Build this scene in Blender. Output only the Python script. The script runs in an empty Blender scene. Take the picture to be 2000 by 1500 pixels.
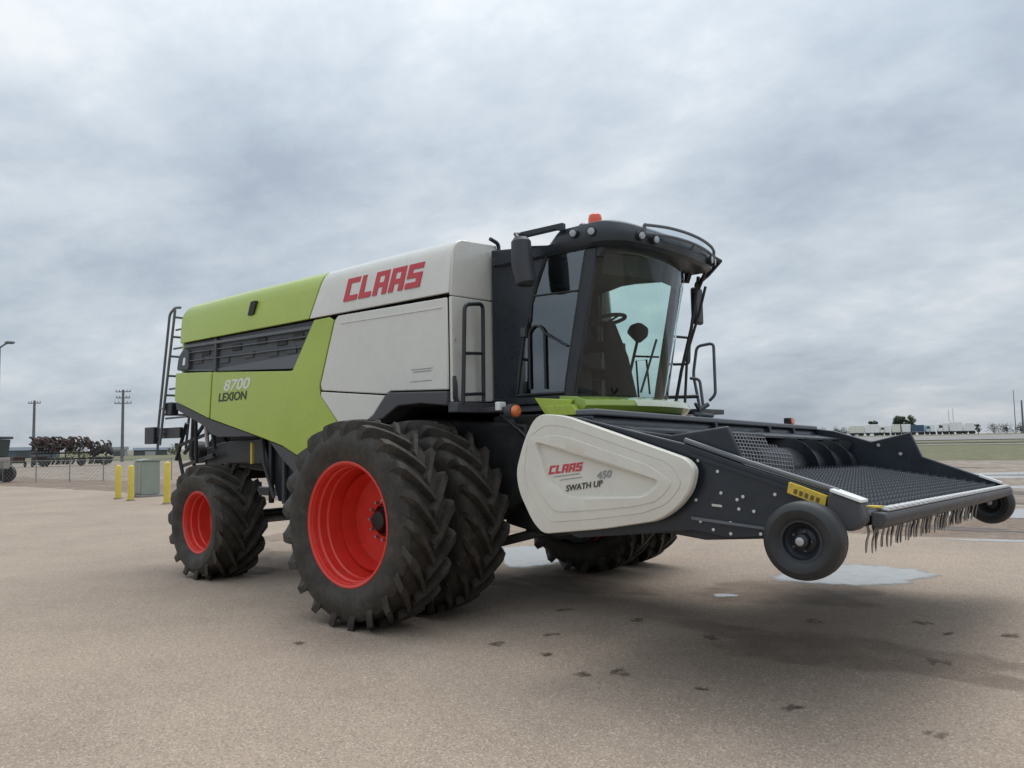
import bpy, bmesh, math, random
from mathutils import Vector, Matrix, noise
R = math.radians
random.seed(7)
scene = bpy.context.scene
C = scene.collection

# ------------------------------------------------------------------ camera
F_PX, YAW, PIT, ROL = 1540.1, 2.2634, 0.0739, -0.0197
cd = bpy.data.cameras.new('camera'); cam = bpy.data.objects.new('camera', cd); C.objects.link(cam)
cd.sensor_width = 36.0; cd.lens = F_PX/2000*36.0; cd.clip_start = 0.05; cd.clip_end = 6000
d = Vector((math.cos(YAW)*math.cos(PIT), math.sin(YAW)*math.cos(PIT), math.sin(PIT)))
r = Vector((math.sin(YAW), -math.cos(YAW), 0)); u = r.cross(d)
r2 = r*math.cos(ROL)+u*math.sin(ROL); u2 = -r*math.sin(ROL)+u*math.cos(ROL)
M = Matrix((r2, u2, -d)).transposed().to_4x4(); M.translation = (6.0398, -7.294, 1.7173)
cam.matrix_world = M
scene.camera = cam

# ------------------------------------------------------------------ world: overcast sky
SUN_EL, SUN_AZ = R(66), R(105)       # azimuth counted from +X towards +Y
w = bpy.data.worlds.new('World'); scene.world = w; w.use_nodes = True
nt = w.node_tree; N = nt.nodes; L = nt.links; N.clear()
def nd(t, **k):
    n = N.new(t)
    for a, b in k.items(): setattr(n, a, b)
    return n
out = nd('ShaderNodeOutputWorld'); bg = nd('ShaderNodeBackground'); bg.inputs[1].default_value = 0.1
sky = nd('ShaderNodeTexSky', sky_type='NISHITA', sun_disc=False, sun_elevation=SUN_EL, sun_rotation=R(90)-SUN_AZ, air_density=1.2, dust_density=2.0)
tc = nd('ShaderNodeTexCoord'); sep = nd('ShaderNodeSeparateXYZ'); L.new(tc.outputs['Generated'], sep.inputs[0])
def mth(op, a, b=None, c=None, clamp=False):
    n = nd('ShaderNodeMath', operation=op, use_clamp=clamp)
    for i, v in enumerate((a, b, c)):
        if v is None: continue
        if isinstance(v, (int, float)): n.inputs[i].default_value = v
        else: L.new(v, n.inputs[i])
    return n.outputs[0]
zz = mth('MAXIMUM', sep.outputs[2], 0.0)
den = mth('ADD', zz, 0.30)
px = mth('DIVIDE', sep.outputs[0], den); py = mth('DIVIDE', sep.outputs[1], den)
cmb = nd('ShaderNodeCombineXYZ'); L.new(px, cmb.inputs[0]); L.new(py, cmb.inputs[1])
cmb.inputs[2].default_value = 3.7
def nz(scale, detail, rough, dist=0.0, off=(0,0,0)):
    mp = nd('ShaderNodeMapping'); L.new(cmb.outputs[0], mp.inputs[0]); mp.inputs['Location'].default_value = off
    mp.inputs['Rotation'].default_value = (0, 0, R(-35)); mp.inputs['Scale'].default_value = (1.0, 1.25, 1)
    n = nd('ShaderNodeTexNoise'); n.inputs['Scale'].default_value = scale; n.inputs['Detail'].default_value = detail
    n.inputs['Roughness'].default_value = rough; n.inputs['Distortion'].default_value = dist
    L.new(mp.outputs[0], n.inputs['Vector']); return n.outputs[0]
n1 = nz(0.85, 3, 0.45, 0.3, (5, 71, 9)); n2 = nz(2.3, 7, 0.55, 0.15, (3, 19, 6)); n3 = nz(6.5, 7, 0.6, 0.15, (17, 3, 3))
mix = mth('ADD', mth('MULTIPLY', n1, 0.47), mth('ADD', mth('MULTIPLY', n2, 0.36), mth('MULTIPLY', n3, 0.17)))
cr = nd('ShaderNodeValToRGB'); L.new(mix, cr.inputs[0])
el = cr.color_ramp.elements
el[0].position = 0.37; el[0].color = (0.39, 0.45, 0.535, 1)
el[1].position = 0.61; el[1].color = (0.77, 0.80, 0.835, 1)
e = cr.color_ramp.elements.new(0.45); e.color = (0.485, 0.555, 0.63, 1)
e = cr.color_ramp.elements.new(0.53); e.color = (0.60, 0.665, 0.73, 1)
# brighter towards the zenith as an overcast sky is
zg = mth('ADD', mth('MULTIPLY_ADD', mth('POWER', zz, 1.8), 1.15, 0.785), mth('MULTIPLY', mth('DIVIDE', zz, 0.09, clamp=True), 0.17))
vm = nd('ShaderNodeVectorMath', operation='SCALE'); L.new(cr.outputs[0], vm.inputs[0]); L.new(mth('MULTIPLY', zg, 10.0), vm.inputs['Scale'])
mx = nd('ShaderNodeMix', data_type='RGBA'); mx.inputs[0].default_value = 0.95
L.new(sky.outputs[0], mx.inputs[6]); L.new(vm.outputs[0], mx.inputs[7])
L.new(mx.outputs[2], bg.inputs[0]); L.new(bg.outputs[0], out.inputs[0])

sd = bpy.data.lights.new('sun', 'SUN'); so = bpy.data.objects.new('sun', sd); C.objects.link(so)
sd.energy = 1.35; sd.angle = R(38); sd.color = (1.0, 0.965, 0.91)
sv = Vector((math.cos(SUN_EL)*math.cos(SUN_AZ), math.cos(SUN_EL)*math.sin(SUN_AZ), math.sin(SUN_EL)))
so.rotation_euler = sv.to_track_quat('Z', 'Y').to_euler()
so.location = (0, 0, 30)
scene.view_settings.view_transform = 'Standard'; scene.view_settings.look = 'None'
scene.view_settings.exposure = 0.0; scene.view_settings.gamma = 1.0; scene.view_settings.use_curve_mapping = False
scene.render.engine = 'CYCLES'
scene.cycles.max_bounces = 8; scene.cycles.transparent_max_bounces = 16; scene.cycles.transmission_bounces = 8

# ------------------------------------------------------------------ materials
MATS = {}
def mat(name, col, rough=0.5, metal=0.0, var=0.0, vscale=4.0, bump=0.0, bscale=30.0, dust=0.0, coat=0.0, spec=0.5, emit=None):
    m = bpy.data.materials.new(name); m.use_nodes = True; t = m.node_tree; b = t.nodes['Principled BSDF']
    b.inputs['Roughness'].default_value = rough; b.inputs['Metallic'].default_value = metal
    b.inputs['Base Color'].default_value = (*col, 1); b.inputs['Coat Weight'].default_value = coat
    b.inputs['Coat Roughness'].default_value = 0.12; b.inputs['Specular IOR Level'].default_value = spec
    tc = t.nodes.new('ShaderNodeTexCoord')
    last = None
    if var > 0:
        n = t.nodes.new('ShaderNodeTexNoise'); n.inputs['Scale'].default_value = vscale; n.inputs['Detail'].default_value = 6
        n.inputs['Roughness'].default_value = 0.65
        t.links.new(tc.outputs['Object'], n.inputs['Vector'])
        mr = t.nodes.new('ShaderNodeMapRange'); mr.inputs[1].default_value = 0.3; mr.inputs[2].default_value = 0.7
        mr.inputs[3].default_value = 1-var; mr.inputs[4].default_value = 1+var
        t.links.new(n.outputs[0], mr.inputs[0])
        v = t.nodes.new('ShaderNodeVectorMath'); v.operation = 'SCALE'; v.inputs[0].default_value = col
        t.links.new(mr.outputs[0], v.inputs['Scale']); last = v.outputs[0]
        mr2 = t.nodes.new('ShaderNodeMapRange'); mr2.inputs[1].default_value = 0.3; mr2.inputs[2].default_value = 0.7
        mr2.inputs[3].default_value = max(0.03, rough-0.08); mr2.inputs[4].default_value = min(1, rough+0.12)
        t.links.new(n.outputs[0], mr2.inputs[0]); t.links.new(mr2.outputs[0], b.inputs['Roughness'])
    if dust > 0:
        n = t.nodes.new('ShaderNodeTexNoise'); n.inputs['Scale'].default_value = 7; n.inputs['Detail'].default_value = 8
        n.inputs['Roughness'].default_value = 0.75; t.links.new(tc.outputs['Object'], n.inputs['Vector'])
        mr = t.nodes.new('ShaderNodeMapRange'); mr.inputs[1].default_value = 0.42; mr.inputs[2].default_value = 0.72
        mr.inputs[3].default_value = 0; mr.inputs[4].default_value = dust; t.links.new(n.outputs[0], mr.inputs[0])
        x = t.nodes.new('ShaderNodeMix'); x.data_type = 'RGBA'; t.links.new(mr.outputs[0], x.inputs[0])
        if last: t.links.new(last, x.inputs[6])
        else: x.inputs[6].default_value = (*col, 1)
        x.inputs[7].default_value = (0.20, 0.175, 0.14, 1); last = x.outputs[2]
    if last: t.links.new(last, b.inputs['Base Color'])
    if bump > 0:
        n = t.nodes.new('ShaderNodeTexNoise'); n.inputs['Scale'].default_value = bscale; n.inputs['Detail'].default_value = 4
        t.links.new(tc.outputs['Object'], n.inputs['Vector'])
        bp = t.nodes.new('ShaderNodeBump'); bp.inputs['Strength'].default_value = bump; bp.inputs['Distance'].default_value = 0.01
        t.links.new(n.outputs[0], bp.inputs['Height']); t.links.new(bp.outputs[0], b.inputs['Normal'])
    if emit:
        b.inputs['Emission Color'].default_value = (*emit, 1); b.inputs['Emission Strength'].default_value = 1
    MATS[name] = m; return m
lime = mat('lime paint', (0.365, 0.475, 0.038), 0.26, var=0.05, vscale=1.5, dust=0.09, coat=0.6, bump=0.10, bscale=1.6)
white = mat('off white paint', (0.66, 0.65, 0.60), 0.30, var=0.04, vscale=1.2, dust=0.08, coat=0.5, bump=0.10, bscale=1.6)
shieldw = mat('cream plastic', (0.64, 0.615, 0.545), 0.40, var=0.04, vscale=3, dust=0.08)
redp = mat('red wheel paint', (0.66, 0.034, 0.020), 0.42, var=0.10, vscale=5, dust=0.10, coat=0.2)
redl = mat('red lettering', (0.52, 0.045, 0.065), 0.5)
whitel = mat('white lettering', (0.70, 0.72, 0.66), 0.5)
greyl = mat('grey lettering', (0.25, 0.26, 0.27), 0.5)
blackl = mat('dark lettering', (0.035, 0.045, 0.03), 0.5)
rubber = mat('tyre rubber', (0.026, 0.0225, 0.0185), 0.55, var=0.3, vscale=5, dust=0.24, bump=0.25, bscale=60, spec=0.4)
rubbers = mat('smooth rubber', (0.017, 0.018, 0.020), 0.5, var=0.12, vscale=9, dust=0.06, bump=0.08, bscale=40)
black = mat('black powder coat', (0.018, 0.022, 0.028), 0.36, var=0.2, vscale=4, dust=0.07)
blackh = mat('black header paint', (0.016, 0.022, 0.031), 0.30, var=0.12, vscale=5, dust=0.04, bump=0.03, bscale=12)
dgrey = mat('dark grey plastic', (0.064, 0.064, 0.070), 0.55, var=0.1, vscale=6, dust=0.08)
dark = mat('dark machinery', (0.012, 0.013, 0.014), 0.6, var=0.4, vscale=3, dust=0.12)
steel = mat('galvanised steel', (0.42, 0.43, 0.44), 0.38, 0.85, var=0.15, vscale=20)
boltm = mat('zinc bolts', (0.6, 0.6, 0.58), 0.35, 0.7)
screen = mat('vent screen', (0.055, 0.065, 0.075), 0.45, var=0.3, vscale=9, dust=0.1)
railm = mat('grey rail paint', (0.11, 0.12, 0.135), 0.45, dust=0.1)
glassl = mat('lamp lens', (0.40, 0.44, 0.48), 0.12, 0.3)
orange = mat('orange lens', (0.85, 0.10, 0.035), 0.25, coat=0.5)
amber = mat('amber lens', (0.75, 0.19, 0.06), 0.25, coat=0.5)
yellow = mat('yellow paint', (0.66, 0.52, 0.075), 0.5, var=0.12, vscale=3, dust=0.2)
yellowd = mat('yellow decal', (0.62, 0.45, 0.06), 0.45, var=0.2, vscale=30)
refl = mat('white reflector', (0.82, 0.82, 0.80), 0.4)
seatm = mat('black fabric', (0.012, 0.013, 0.016), 0.8)
beltm = mat('belt rubber', (0.040, 0.044, 0.056), 0.5, var=0.2, vscale=8, dust=0.12)
netm = mat('worn grey rubber', (0.13, 0.13, 0.135), 0.5, var=0.3, vscale=12)
roofm = mat('cab roof plastic', (0.020, 0.027, 0.037), 0.34, var=0.1, vscale=3, dust=0.05)
limeg = mat('glossy lime paint', (0.27, 0.39, 0.05), 0.22, var=0.05, coat=1.0)
tan_t = mat('tine steel', (0.30, 0.27, 0.23), 0.45, 0.3, var=0.2)
cloudyw = mat('cab lining', (0.030, 0.036, 0.042), 0.8)

def glass(name, tint, rmin=0.0, extra=0.0):
    m = bpy.data.materials.new(name); m.use_nodes = True; t = m.node_tree; t.nodes.clear()
    o = t.nodes.new('ShaderNodeOutputMaterial'); tr = t.nodes.new('ShaderNodeBsdfTransparent'); tr.inputs[0].default_value = (*tint, 1)
    g = t.nodes.new('ShaderNodeBsdfGlossy'); g.inputs['Roughness'].default_value = 0.02; g.inputs[0].default_value = (0.9, 0.95, 1, 1)
    fr = t.nodes.new('ShaderNodeFresnel'); fr.inputs[0].default_value = 1.5
    ad = t.nodes.new('ShaderNodeMath'); ad.operation = 'ADD'; ad.inputs[1].default_value = extra; t.links.new(fr.outputs[0], ad.inputs[0])
    x = t.nodes.new('ShaderNodeMixShader'); t.links.new(ad.outputs[0], x.inputs[0]); t.links.new(tr.outputs[0], x.inputs[1]); t.links.new(g.outputs[0], x.inputs[2])
    t.links.new(x.outputs[0], o.inputs[0]); return m
glass_f = glass('windshield glass', (0.76, 0.90, 0.865), extra=0.012)
glass_s = glass('door glass', (0.55, 0.70, 0.70), extra=0.13)
glass_r = glass('far door glass', (0.80, 0.93, 0.89), extra=0.01)

# ------------------------------------------------------------------ builders
class MB:
    def __init__(s): s.v = []; s.f = []; s.smooth = False
    def add(s, vs, fs):
        o = len(s.v); s.v += [tuple(q) for q in vs]; s.f += [tuple(o+i for i in f) for f in fs]; return s
    def box(s, x0, x1, y0, y1, z0, z1):
        return s.add([(x0,y0,z0),(x1,y0,z0),(x1,y1,z0),(x0,y1,z0),(x0,y0,z1),(x1,y0,z1),(x1,y1,z1),(x0,y1,z1)],
                     [(0,3,2,1),(4,5,6,7),(0,1,5,4),(1,2,6,5),(2,3,7,6),(3,0,4,7)])
    def prism(s, poly, axis, a0, a1):
        """poly of 2D points; axis 'y': (x,z); axis 'x': (y,z); axis 'z': (x,y)"""
        def P(p, a): return {'y': (p[0], a, p[1]), 'x': (a, p[0], p[1]), 'z': (p[0], p[1], a)}[axis]
        n = len(poly)
        return s.add([P(p, a0) for p in poly]+[P(p, a1) for p in poly],
                     [tuple(range(n)), tuple(range(2*n-1, n-1, -1))]+[(i, n+i, n+(i+1) % n, (i+1) % n) for i in range(n)])
    def path(s, pts, rad, n=8, closed=False, flat=None):
        pts = [Vector(p) for p in pts]; s.smooth = True
        m = len(pts); rings = []; up = None
        for i, p in enumerate(pts):
            if closed: t = (pts[(i+1) % m]-pts[i-1])
            else: t = (pts[min(i+1, m-1)]-pts[max(i-1, 0)])
            t.normalize()
            if up is None:
                up = Vector((0, 0, 1)) if abs(t.z) < 0.9 else Vector((1, 0, 0))
            a = t.cross(up)
            if a.length < 1e-4: a = t.cross(Vector((0, 1, 0)))
            a.normalize(); b = a.cross(t).normalized(); up = b
            rr = rad[i] if isinstance(rad, (list, tuple)) else rad
            rings.append([p+(a*math.cos(k*2*math.pi/n)+b*math.sin(k*2*math.pi/n))*rr for k in range(n)])
        vs = [q for g in rings for q in g]; fs = []
        for i in range(m if closed else m-1):
            j = (i+1) % m
            for k in range(n): fs.append((i*n+k, i*n+(k+1) % n, j*n+(k+1) % n, j*n+k))
        if not closed: fs += [tuple(range(n-1, -1, -1)), tuple((m-1)*n+k for k in range(n))]
        return s.add(vs, fs)
    def tube(s, a, b, rad, n=8): return s.path([a, b], rad, n)
    def lathe(s, prof, center=(0,0,0), axis='y', n=48, cap=False):
        """prof of (along, radius)"""
        s.smooth = True; cx, cy, cz = center; vs = []
        for a, q in prof:
            for k in range(n):
                t = 2*math.pi*k/n; c, si = q*math.cos(t), q*math.sin(t)
                vs.append({'y': (cx+c, cy+a, cz+si), 'z': (cx+c, cy+si, cz+a), 'x': (cx+a, cy+c, cz+si)}[axis])
        fs = []
        for i in range(len(prof)-1):
            for k in range(n): fs.append((i*n+k, (i+1)*n+k, (i+1)*n+(k+1) % n, i*n+(k+1) % n))
        if cap: fs += [tuple(range(n)), tuple((len(prof)-1)*n+k for k in range(n-1, -1, -1))]
        return s.add(vs, fs)
    def mesh(s, name, m, off=(0,0,0), smooth=None, angle=32):
        me = bpy.data.meshes.new(name); me.from_pydata([(x-off[0], y-off[1], z-off[2]) for x, y, z in s.v], [], s.f)
        bm = bmesh.new(); bm.from_mesh(me); bmesh.ops.recalc_face_normals(bm, faces=bm.faces); bm.to_mesh(me); bm.free()
        me.materials.append(m)
        if smooth if smooth is not None else s.smooth:
            me.shade_smooth() if hasattr(me, 'shade_smooth') else [setattr(p, 'use_smooth', True) for p in me.polygons]
            me.set_sharp_from_angle(angle=R(angle))
        return me
def wloc(o):
    v = Vector(o.location)
    while o.parent: o = o.parent; v += Vector(o.location)
    return v
def part(name, mb, m, parent, at=None, bevel=0, smooth=None, label=None, kind=None, seg=2):
    """verts are given in the frame of the thing; at = the part's own origin"""
    pw = wloc(parent) if parent else Vector((0, 0, 0))
    o_at = Vector(at) if at is not None else pw
    me = mb.mesh(name, m, o_at, smooth)
    o = bpy.data.objects.new(name, me); C.objects.link(o); o.parent = parent
    o.location = o_at-pw
    if bevel:
        b = o.modifiers.new('bevel', 'BEVEL'); b.width = bevel; b.segments = seg; b.limit_method = 'ANGLE'; b.angle_limit = R(35)
        b.harden_normals = False
        for p in me.polygons: p.use_smooth = True
        me.set_sharp_from_angle(angle=R(50))
    if label: o['label'] = label
    if kind: o['kind'] = kind
    return o
def thing(name, label, cat, loc=(0,0,0), group=None):
    o = bpy.data.objects.new(name, None); C.objects.link(o); o.location = loc; o.empty_display_size = 0.3
    o['label'] = label; o['category'] = cat
    if group: o['group'] = group
    return o
def single(name, mb, m, label, cat, at=(0,0,0), group=None, bevel=0, kind=None, smooth=None):
    o = part(name, mb, m, None, at=at, bevel=bevel, smooth=smooth)
    if label: o['label'] = label
    if cat: o['category'] = cat
    if group: o['group'] = group
    if kind: o['kind'] = kind
    return o
def share(o, loc, parent=None, name=None):
    c = o.copy(); C.objects.link(c); c.parent = parent if parent else o.parent
    c.location = Vector(loc)-(wloc(c.parent) if c.parent else Vector((0, 0, 0))); return c
def fillet(pts, rad, n=5, closed=False):
    pts = [Vector(p) for p in pts]; m = len(pts); res = []
    for i in range(m):
        if not closed and i in (0, m-1): res.append(pts[i]); continue
        a, b, c = pts[i-1], pts[i], pts[(i+1) % m]
        ra = min(rad, (a-b).length*0.45, (c-b).length*0.45)
        p = b+(a-b).normalized()*ra; q = b+(c-b).normalized()*ra
        for k in range(n+1):
            t = k/n; res.append(p*(1-t)**2+b*2*t*(1-t)+q*t*t)
    return res
def smooth_path(p, n=6):
    out_ = []; p = [Vector(q) for q in p]
    for i in range(len(p)-1):
        p0, p1, p2, p3 = p[max(0, i-1)], p[i], p[i+1], p[min(len(p)-1, i+2)]
        for k in range(n):
            t = k/n; out_.append(0.5*((2*p1)+(p2-p0)*t+(2*p0-5*p1+4*p2-p3)*t*t+(3*p1-p0-3*p2+p3)*t**3))
    return out_+[p[-1]]
def f2(poly, rad, n=5): return [(p.x, p.y) for p in fillet([(a, b, 0) for a, b in poly], rad, n, True)]

# ------------------------------------------------------------------ setting: ground sheets
def ground_mat(name, base, dark_, light, stone=60.0, speck=0.5, rough=0.9, wet=0.0, bump=0.5):
    m = bpy.data.materials.new(name); m.use_nodes = True; t = m.node_tree; b = t.nodes['Principled BSDF']; nn = t.nodes; ll = t.links
    tc = nn.new('ShaderNodeTexCoord')
    def noi(s, de=5, ro=0.6):
        n = nn.new('ShaderNodeTexNoise'); n.inputs['Scale'].default_value = s; n.inputs['Detail'].default_value = de; n.inputs['Roughness'].default_value = ro
        ll.new(tc.outputs['Object'], n.inputs['Vector']); return n.outputs[0]
    def mr(v, a, b_, c, d_):
        n = nn.new('ShaderNodeMapRange'); n.inputs[1].default_value = a; n.inputs[2].default_value = b_; n.inputs[3].default_value = c; n.inputs[4].default_value = d_
        ll.new(v, n.inputs[0]); return n.outputs[0]
    def mixc(f, a, b_, blend='MIX'):
        x = nn.new('ShaderNodeMix'); x.data_type = 'RGBA'; x.blend_type = blend
        if isinstance(f, float): x.inputs[0].default_value = f
        else: ll.new(f, x.inputs[0])
        for i, c in ((6, a), (7, b_)):
            if isinstance(c, tuple): x.inputs[i].default_value = (*c, 1)
            else: ll.new(c, x.inputs[i])
        return x.outputs[2]
    c = mixc(mr(noi(0.35, 6, 0.6), 0.38, 0.62, 0, 1), base, tuple(a*0.80 for a in base))
    c = mixc(mr(noi(2.2, 5, 0.65), 0.45, 0.68, 0, 0.40), c, tuple(a*1.10 for a in base))
    vo = nn.new('ShaderNodeTexVoronoi'); vo.inputs['Scale'].default_value = stone; ll.new(tc.outputs['Object'], vo.inputs['Vector'])
    sp = nn.new('ShaderNodeSeparateColor'); ll.new(vo.outputs['Color'], sp.inputs[0])
    c = mixc(mr(sp.outputs[0], 0.70, 0.95, 0, speck), c, light)
    c = mixc(mr(sp.outputs[1], 0.68, 0.95, 0, speck), c, dark_)
    c = mixc(mr(noi(stone*0.42, 3, 0.7), 0.52, 0.72, 0, speck*0.7), c, dark_)
    ll.new(c, b.inputs['Base Color'])
    b.inputs['Roughness'].default_value = rough
    if wet: ll.new(mr(noi(0.6, 4, 0.6), 0.45, 0.6, rough, rough-wet), b.inputs['Roughness'])
    b.inputs['Specular IOR Level'].default_value = 0.3
    bp = nn.new('ShaderNodeBump'); bp.inputs['Strength'].default_value = bump; bp.inputs['Distance'].default_value = 0.006
    ll.new(vo.outputs['Distance'], bp.inputs['Height']); bp.invert = True
    bp2 = nn.new('ShaderNodeBump'); bp2.inputs['Strength'].default_value = 0.35; bp2.inputs['Distance'].default_value = 0.05
    ll.new(noi(1.4, 6, 0.6), bp2.inputs['Height']); ll.new(bp.outputs[0], bp2.inputs['Normal']); ll.new(bp2.outputs[0], b.inputs['Normal'])
    return m
yard_m = ground_mat('worn asphalt with gravel', (0.385, 0.303, 0.238), (0.175, 0.138, 0.108), (0.57, 0.48, 0.38), stone=95, speck=0.62)
dirt_m = ground_mat('damp reddish dirt', (0.215, 0.155, 0.115), (0.11, 0.08, 0.06), (0.33, 0.27, 0.20), stone=12, speck=0.4, wet=0.35)
mud_m = ground_mat('pale rutted dirt', (0.285, 0.228, 0.18), (0.13, 0.10, 0.08), (0.42, 0.37, 0.31), stone=3, speck=0.5, wet=0.3)
grass_m = ground_mat('short grass', (0.150, 0.148, 0.080), (0.10, 0.10, 0.05), (0.27, 0.24, 0.15), stone=2.5, speck=0.6)
field_m = ground_mat('dry field', (0.20, 0.185, 0.13), (0.11, 0.11, 0.07), (0.28, 0.25, 0.18), stone=0.8, speck=0.6)
road_m = ground_mat('pale far road', (0.27, 0.26, 0.25), (0.2, 0.19, 0.18), (0.34, 0.33, 0.31), stone=3, speck=0.3)
def ramp_z(x, y):
    t = min(1, max(0, (y-135)/110)); t = t*t*(3-2*t)
    s = min(1, max(0, (x+190)/70)); s = s*s*(3-2*s)
    return 1.45*t*s
def sheet(name, m, pts=None, rect=None, dz=0.0, nx=1, ny=1, kind='structure', ys=None, xs=None):
    mb = MB()
    if pts: mb.add([(x, y, dz+ramp_z(x, y)) for x, y in pts], [tuple(range(len(pts)))])
    else:
        xs = xs or [rect[0]+(rect[1]-rect[0])*i/nx for i in range(nx+1)]
        ys = ys or [rect[2]+(rect[3]-rect[2])*i/ny for i in range(ny+1)]
        vs = [(x, y, dz+ramp_z(x, y)) for y in ys for x in xs]; k = len(xs)
        mb.add(vs, [(j*k+i, j*k+i+1, (j+1)*k+i+1, (j+1)*k+i) for j in range(len(ys)-1) for i in range(k-1)])
    o = part(name, mb, m, None, smooth=False); o['kind'] = kind; return o
rx = [-4000, -1200, -500, -300]+[-200+8*i for i in range(11)]+[-60, 200, 1200, 4000]
ry = [-3000, -500, -60, 0, 60]+[130+8*i for i in range(17)]+[320, 600, 1500, 4500]
sheet('ground', field_m, xs=rx, ys=ry)
def wavy(x0, x1, y0, y1, amp0, amp1, n=60, sd=0):
    a = [(x0+(x1-x0)*i/n, y0+amp0*noise.noise((i*0.45+sd, 0.3, 0))) for i in range(n+1)]
    b = [(x0+(x1-x0)*i/n, y1+amp1*noise.noise((i*0.45+sd, 9.3, 0))) for i in range(n, -1, -1)]
    return a+b
sheet('yard', yard_m, pts=wavy(-90, 60, -60, 7.4, 0, 0.35, 300, 1), dz=0.004)
sheet('dirt_strip', dirt_m, pts=wavy(-89, 60, 6.8, 12.6, 0, 1.0, 120, 5), dz=0.0)
bpy.data.objects['dirt_strip'].location.z = 0.0025
sheet('dirt_lot', mud_m, pts=wavy(-120, 60, 11.5, 50, 0, 3.0, 60, 3), dz=0.0015)
sheet('grass_verge', grass_m, pts=wavy(-380, 70, 47, 128, 3.0, 4.0, 60, 8), dz=0.001)
def strip(name, m, y0, y1, dz, x0=-190, x1=120):
    sheet(name, m, xs=[x0+(x1-x0)*i/30 for i in range(31)], ys=[y0, (y0+y1)/2, y1], dz=dz)
strip('far_path', road_m, 128, 136, 0.05); strip('far_road', road_m, 172, 214, 0.12)
strip('far_verge', grass_m, 148, 160, 0.10)

# puddles and damp marks
pud_m = bpy.data.materials.new('puddle water'); pud_m.use_nodes = True
_b = pud_m.node_tree.nodes['Principled BSDF']; _b.inputs['Base Color'].default_value = (0.30, 0.285, 0.265, 1); _b.inputs['IOR'].default_value = 1.75
_t = pud_m.node_tree; _n = _t.nodes.new('ShaderNodeTexNoise'); _n.inputs['Scale'].default_value = 5; _n.inputs['Detail'].default_value = 6
_c = _t.nodes.new('ShaderNodeTexCoord'); _t.links.new(_c.outputs['Object'], _n.inputs['Vector'])
_r = _t.nodes.new('ShaderNodeMapRange'); _r.inputs[1].default_value = 0.35; _r.inputs[2].default_value = 0.7; _r.inputs[3].default_value = 0.04; _r.inputs[4].default_value = 0.30
_t.links.new(_n.outputs[0], _r.inputs[0]); _t.links.new(_r.outputs[0], _b.inputs['Roughness'])
_bp = _t.nodes.new('ShaderNodeBump'); _bp.inputs['Strength'].default_value = 0.25; _bp.inputs['Distance'].default_value = 0.01; _t.links.new(_n.outputs[0], _bp.inputs['Height']); _t.links.new(_bp.outputs[0], _b.inputs['Normal'])
# wet rim: the water thins out towards its edge
_a = _t.nodes.new('ShaderNodeAttribute'); _a.attribute_name = 'depth'; _o = [q for q in _t.nodes if q.type == 'OUTPUT_MATERIAL'][0]
_m1 = _t.nodes.new('ShaderNodeMath'); _m1.operation = 'MULTIPLY_ADD'; _t.links.new(_n.outputs[0], _m1.inputs[0]); _m1.inputs[1].default_value = -1.1; _m1.inputs[2].default_value = 0.55
_m2 = _t.nodes.new('ShaderNodeMath'); _m2.operation = 'ADD'; _t.links.new(_a.outputs['Fac'], _m2.inputs[0]); _t.links.new(_m1.outputs[0], _m2.inputs[1])
_m3 = _t.nodes.new('ShaderNodeMapRange'); _m3.inputs[1].default_value = 0.05; _m3.inputs[2].default_value = 0.6; _t.links.new(_m2.outputs[0], _m3.inputs[0])
_tr = _t.nodes.new('ShaderNodeBsdfTransparent'); _mx = _t.nodes.new('ShaderNodeMixShader'); _t.links.new(_m3.outputs[0], _mx.inputs[0]); _t.links.new(_tr.outputs[0], _mx.inputs[1]); _t.links.new(_b.outputs[0], _mx.inputs[2]); _t.links.new(_mx.outputs[0], _o.inputs[0])
def blob(name, cx, cy, a, b, rot, sd, m, dz=0.008, rough=0.22, n=56, parent=None):
    mb = MB(); pts = []
    for i in range(n):
        t = 2*math.pi*i/n; k = 1+rough*2*noise.noise((math.cos(t)*1.3+sd, math.sin(t)*1.3, sd))
        x, y = a*k*math.cos(t), b*k*math.sin(t)
        pts.append((cx+x*math.cos(rot)-y*math.sin(rot), cy+x*math.sin(rot)+y*math.cos(rot), dz))
    inn = [(cx+(p[0]-cx)*0.72, cy+(p[1]-cy)*0.72, dz) for p in pts]
    mb.add(pts+inn, [tuple(range(n, 2*n))]+[(i, (i+1) % n, n+(i+1) % n, n+i) for i in range(n)])
    o = part(name, mb, m, parent, at=(cx, cy, 0), smooth=False)
    at_ = o.data.attributes.new('depth', 'FLOAT', 'POINT')
    for i in range(2*n): at_.data[i].value = 0.0 if i < n else 1.0
    return o
for i, q in enumerate([(2.95, 3.0, 1.05, 0.75, 0.9, 1), (-1.55, 2.1, 1.25, 0.55, 2.3, 7), (2.2, 0.9, 0.16, 0.10, 0.5, 12),
                       (3.1, 12.4, 2.4, 1.0, 0.3, 4), (4.5, 7.65, 1.5, 0.16, 0.35, 9), (-1.5, 27, 7, 1.6, 0.6, 14), (3.5, 33, 8, 1.4, 0.5, 17), (1.0, 21.5, 3.5, 0.8, 0.4, 21), (-7, 9.6, 2.5, 0.6, 0.1, 25)]):
    o = blob('puddle', *q, pud_m); o['kind'] = 'structure'
damp_m = mat('damp mark', (0.135, 0.102, 0.078), 0.7, var=0.35, vscale=14)
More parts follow.
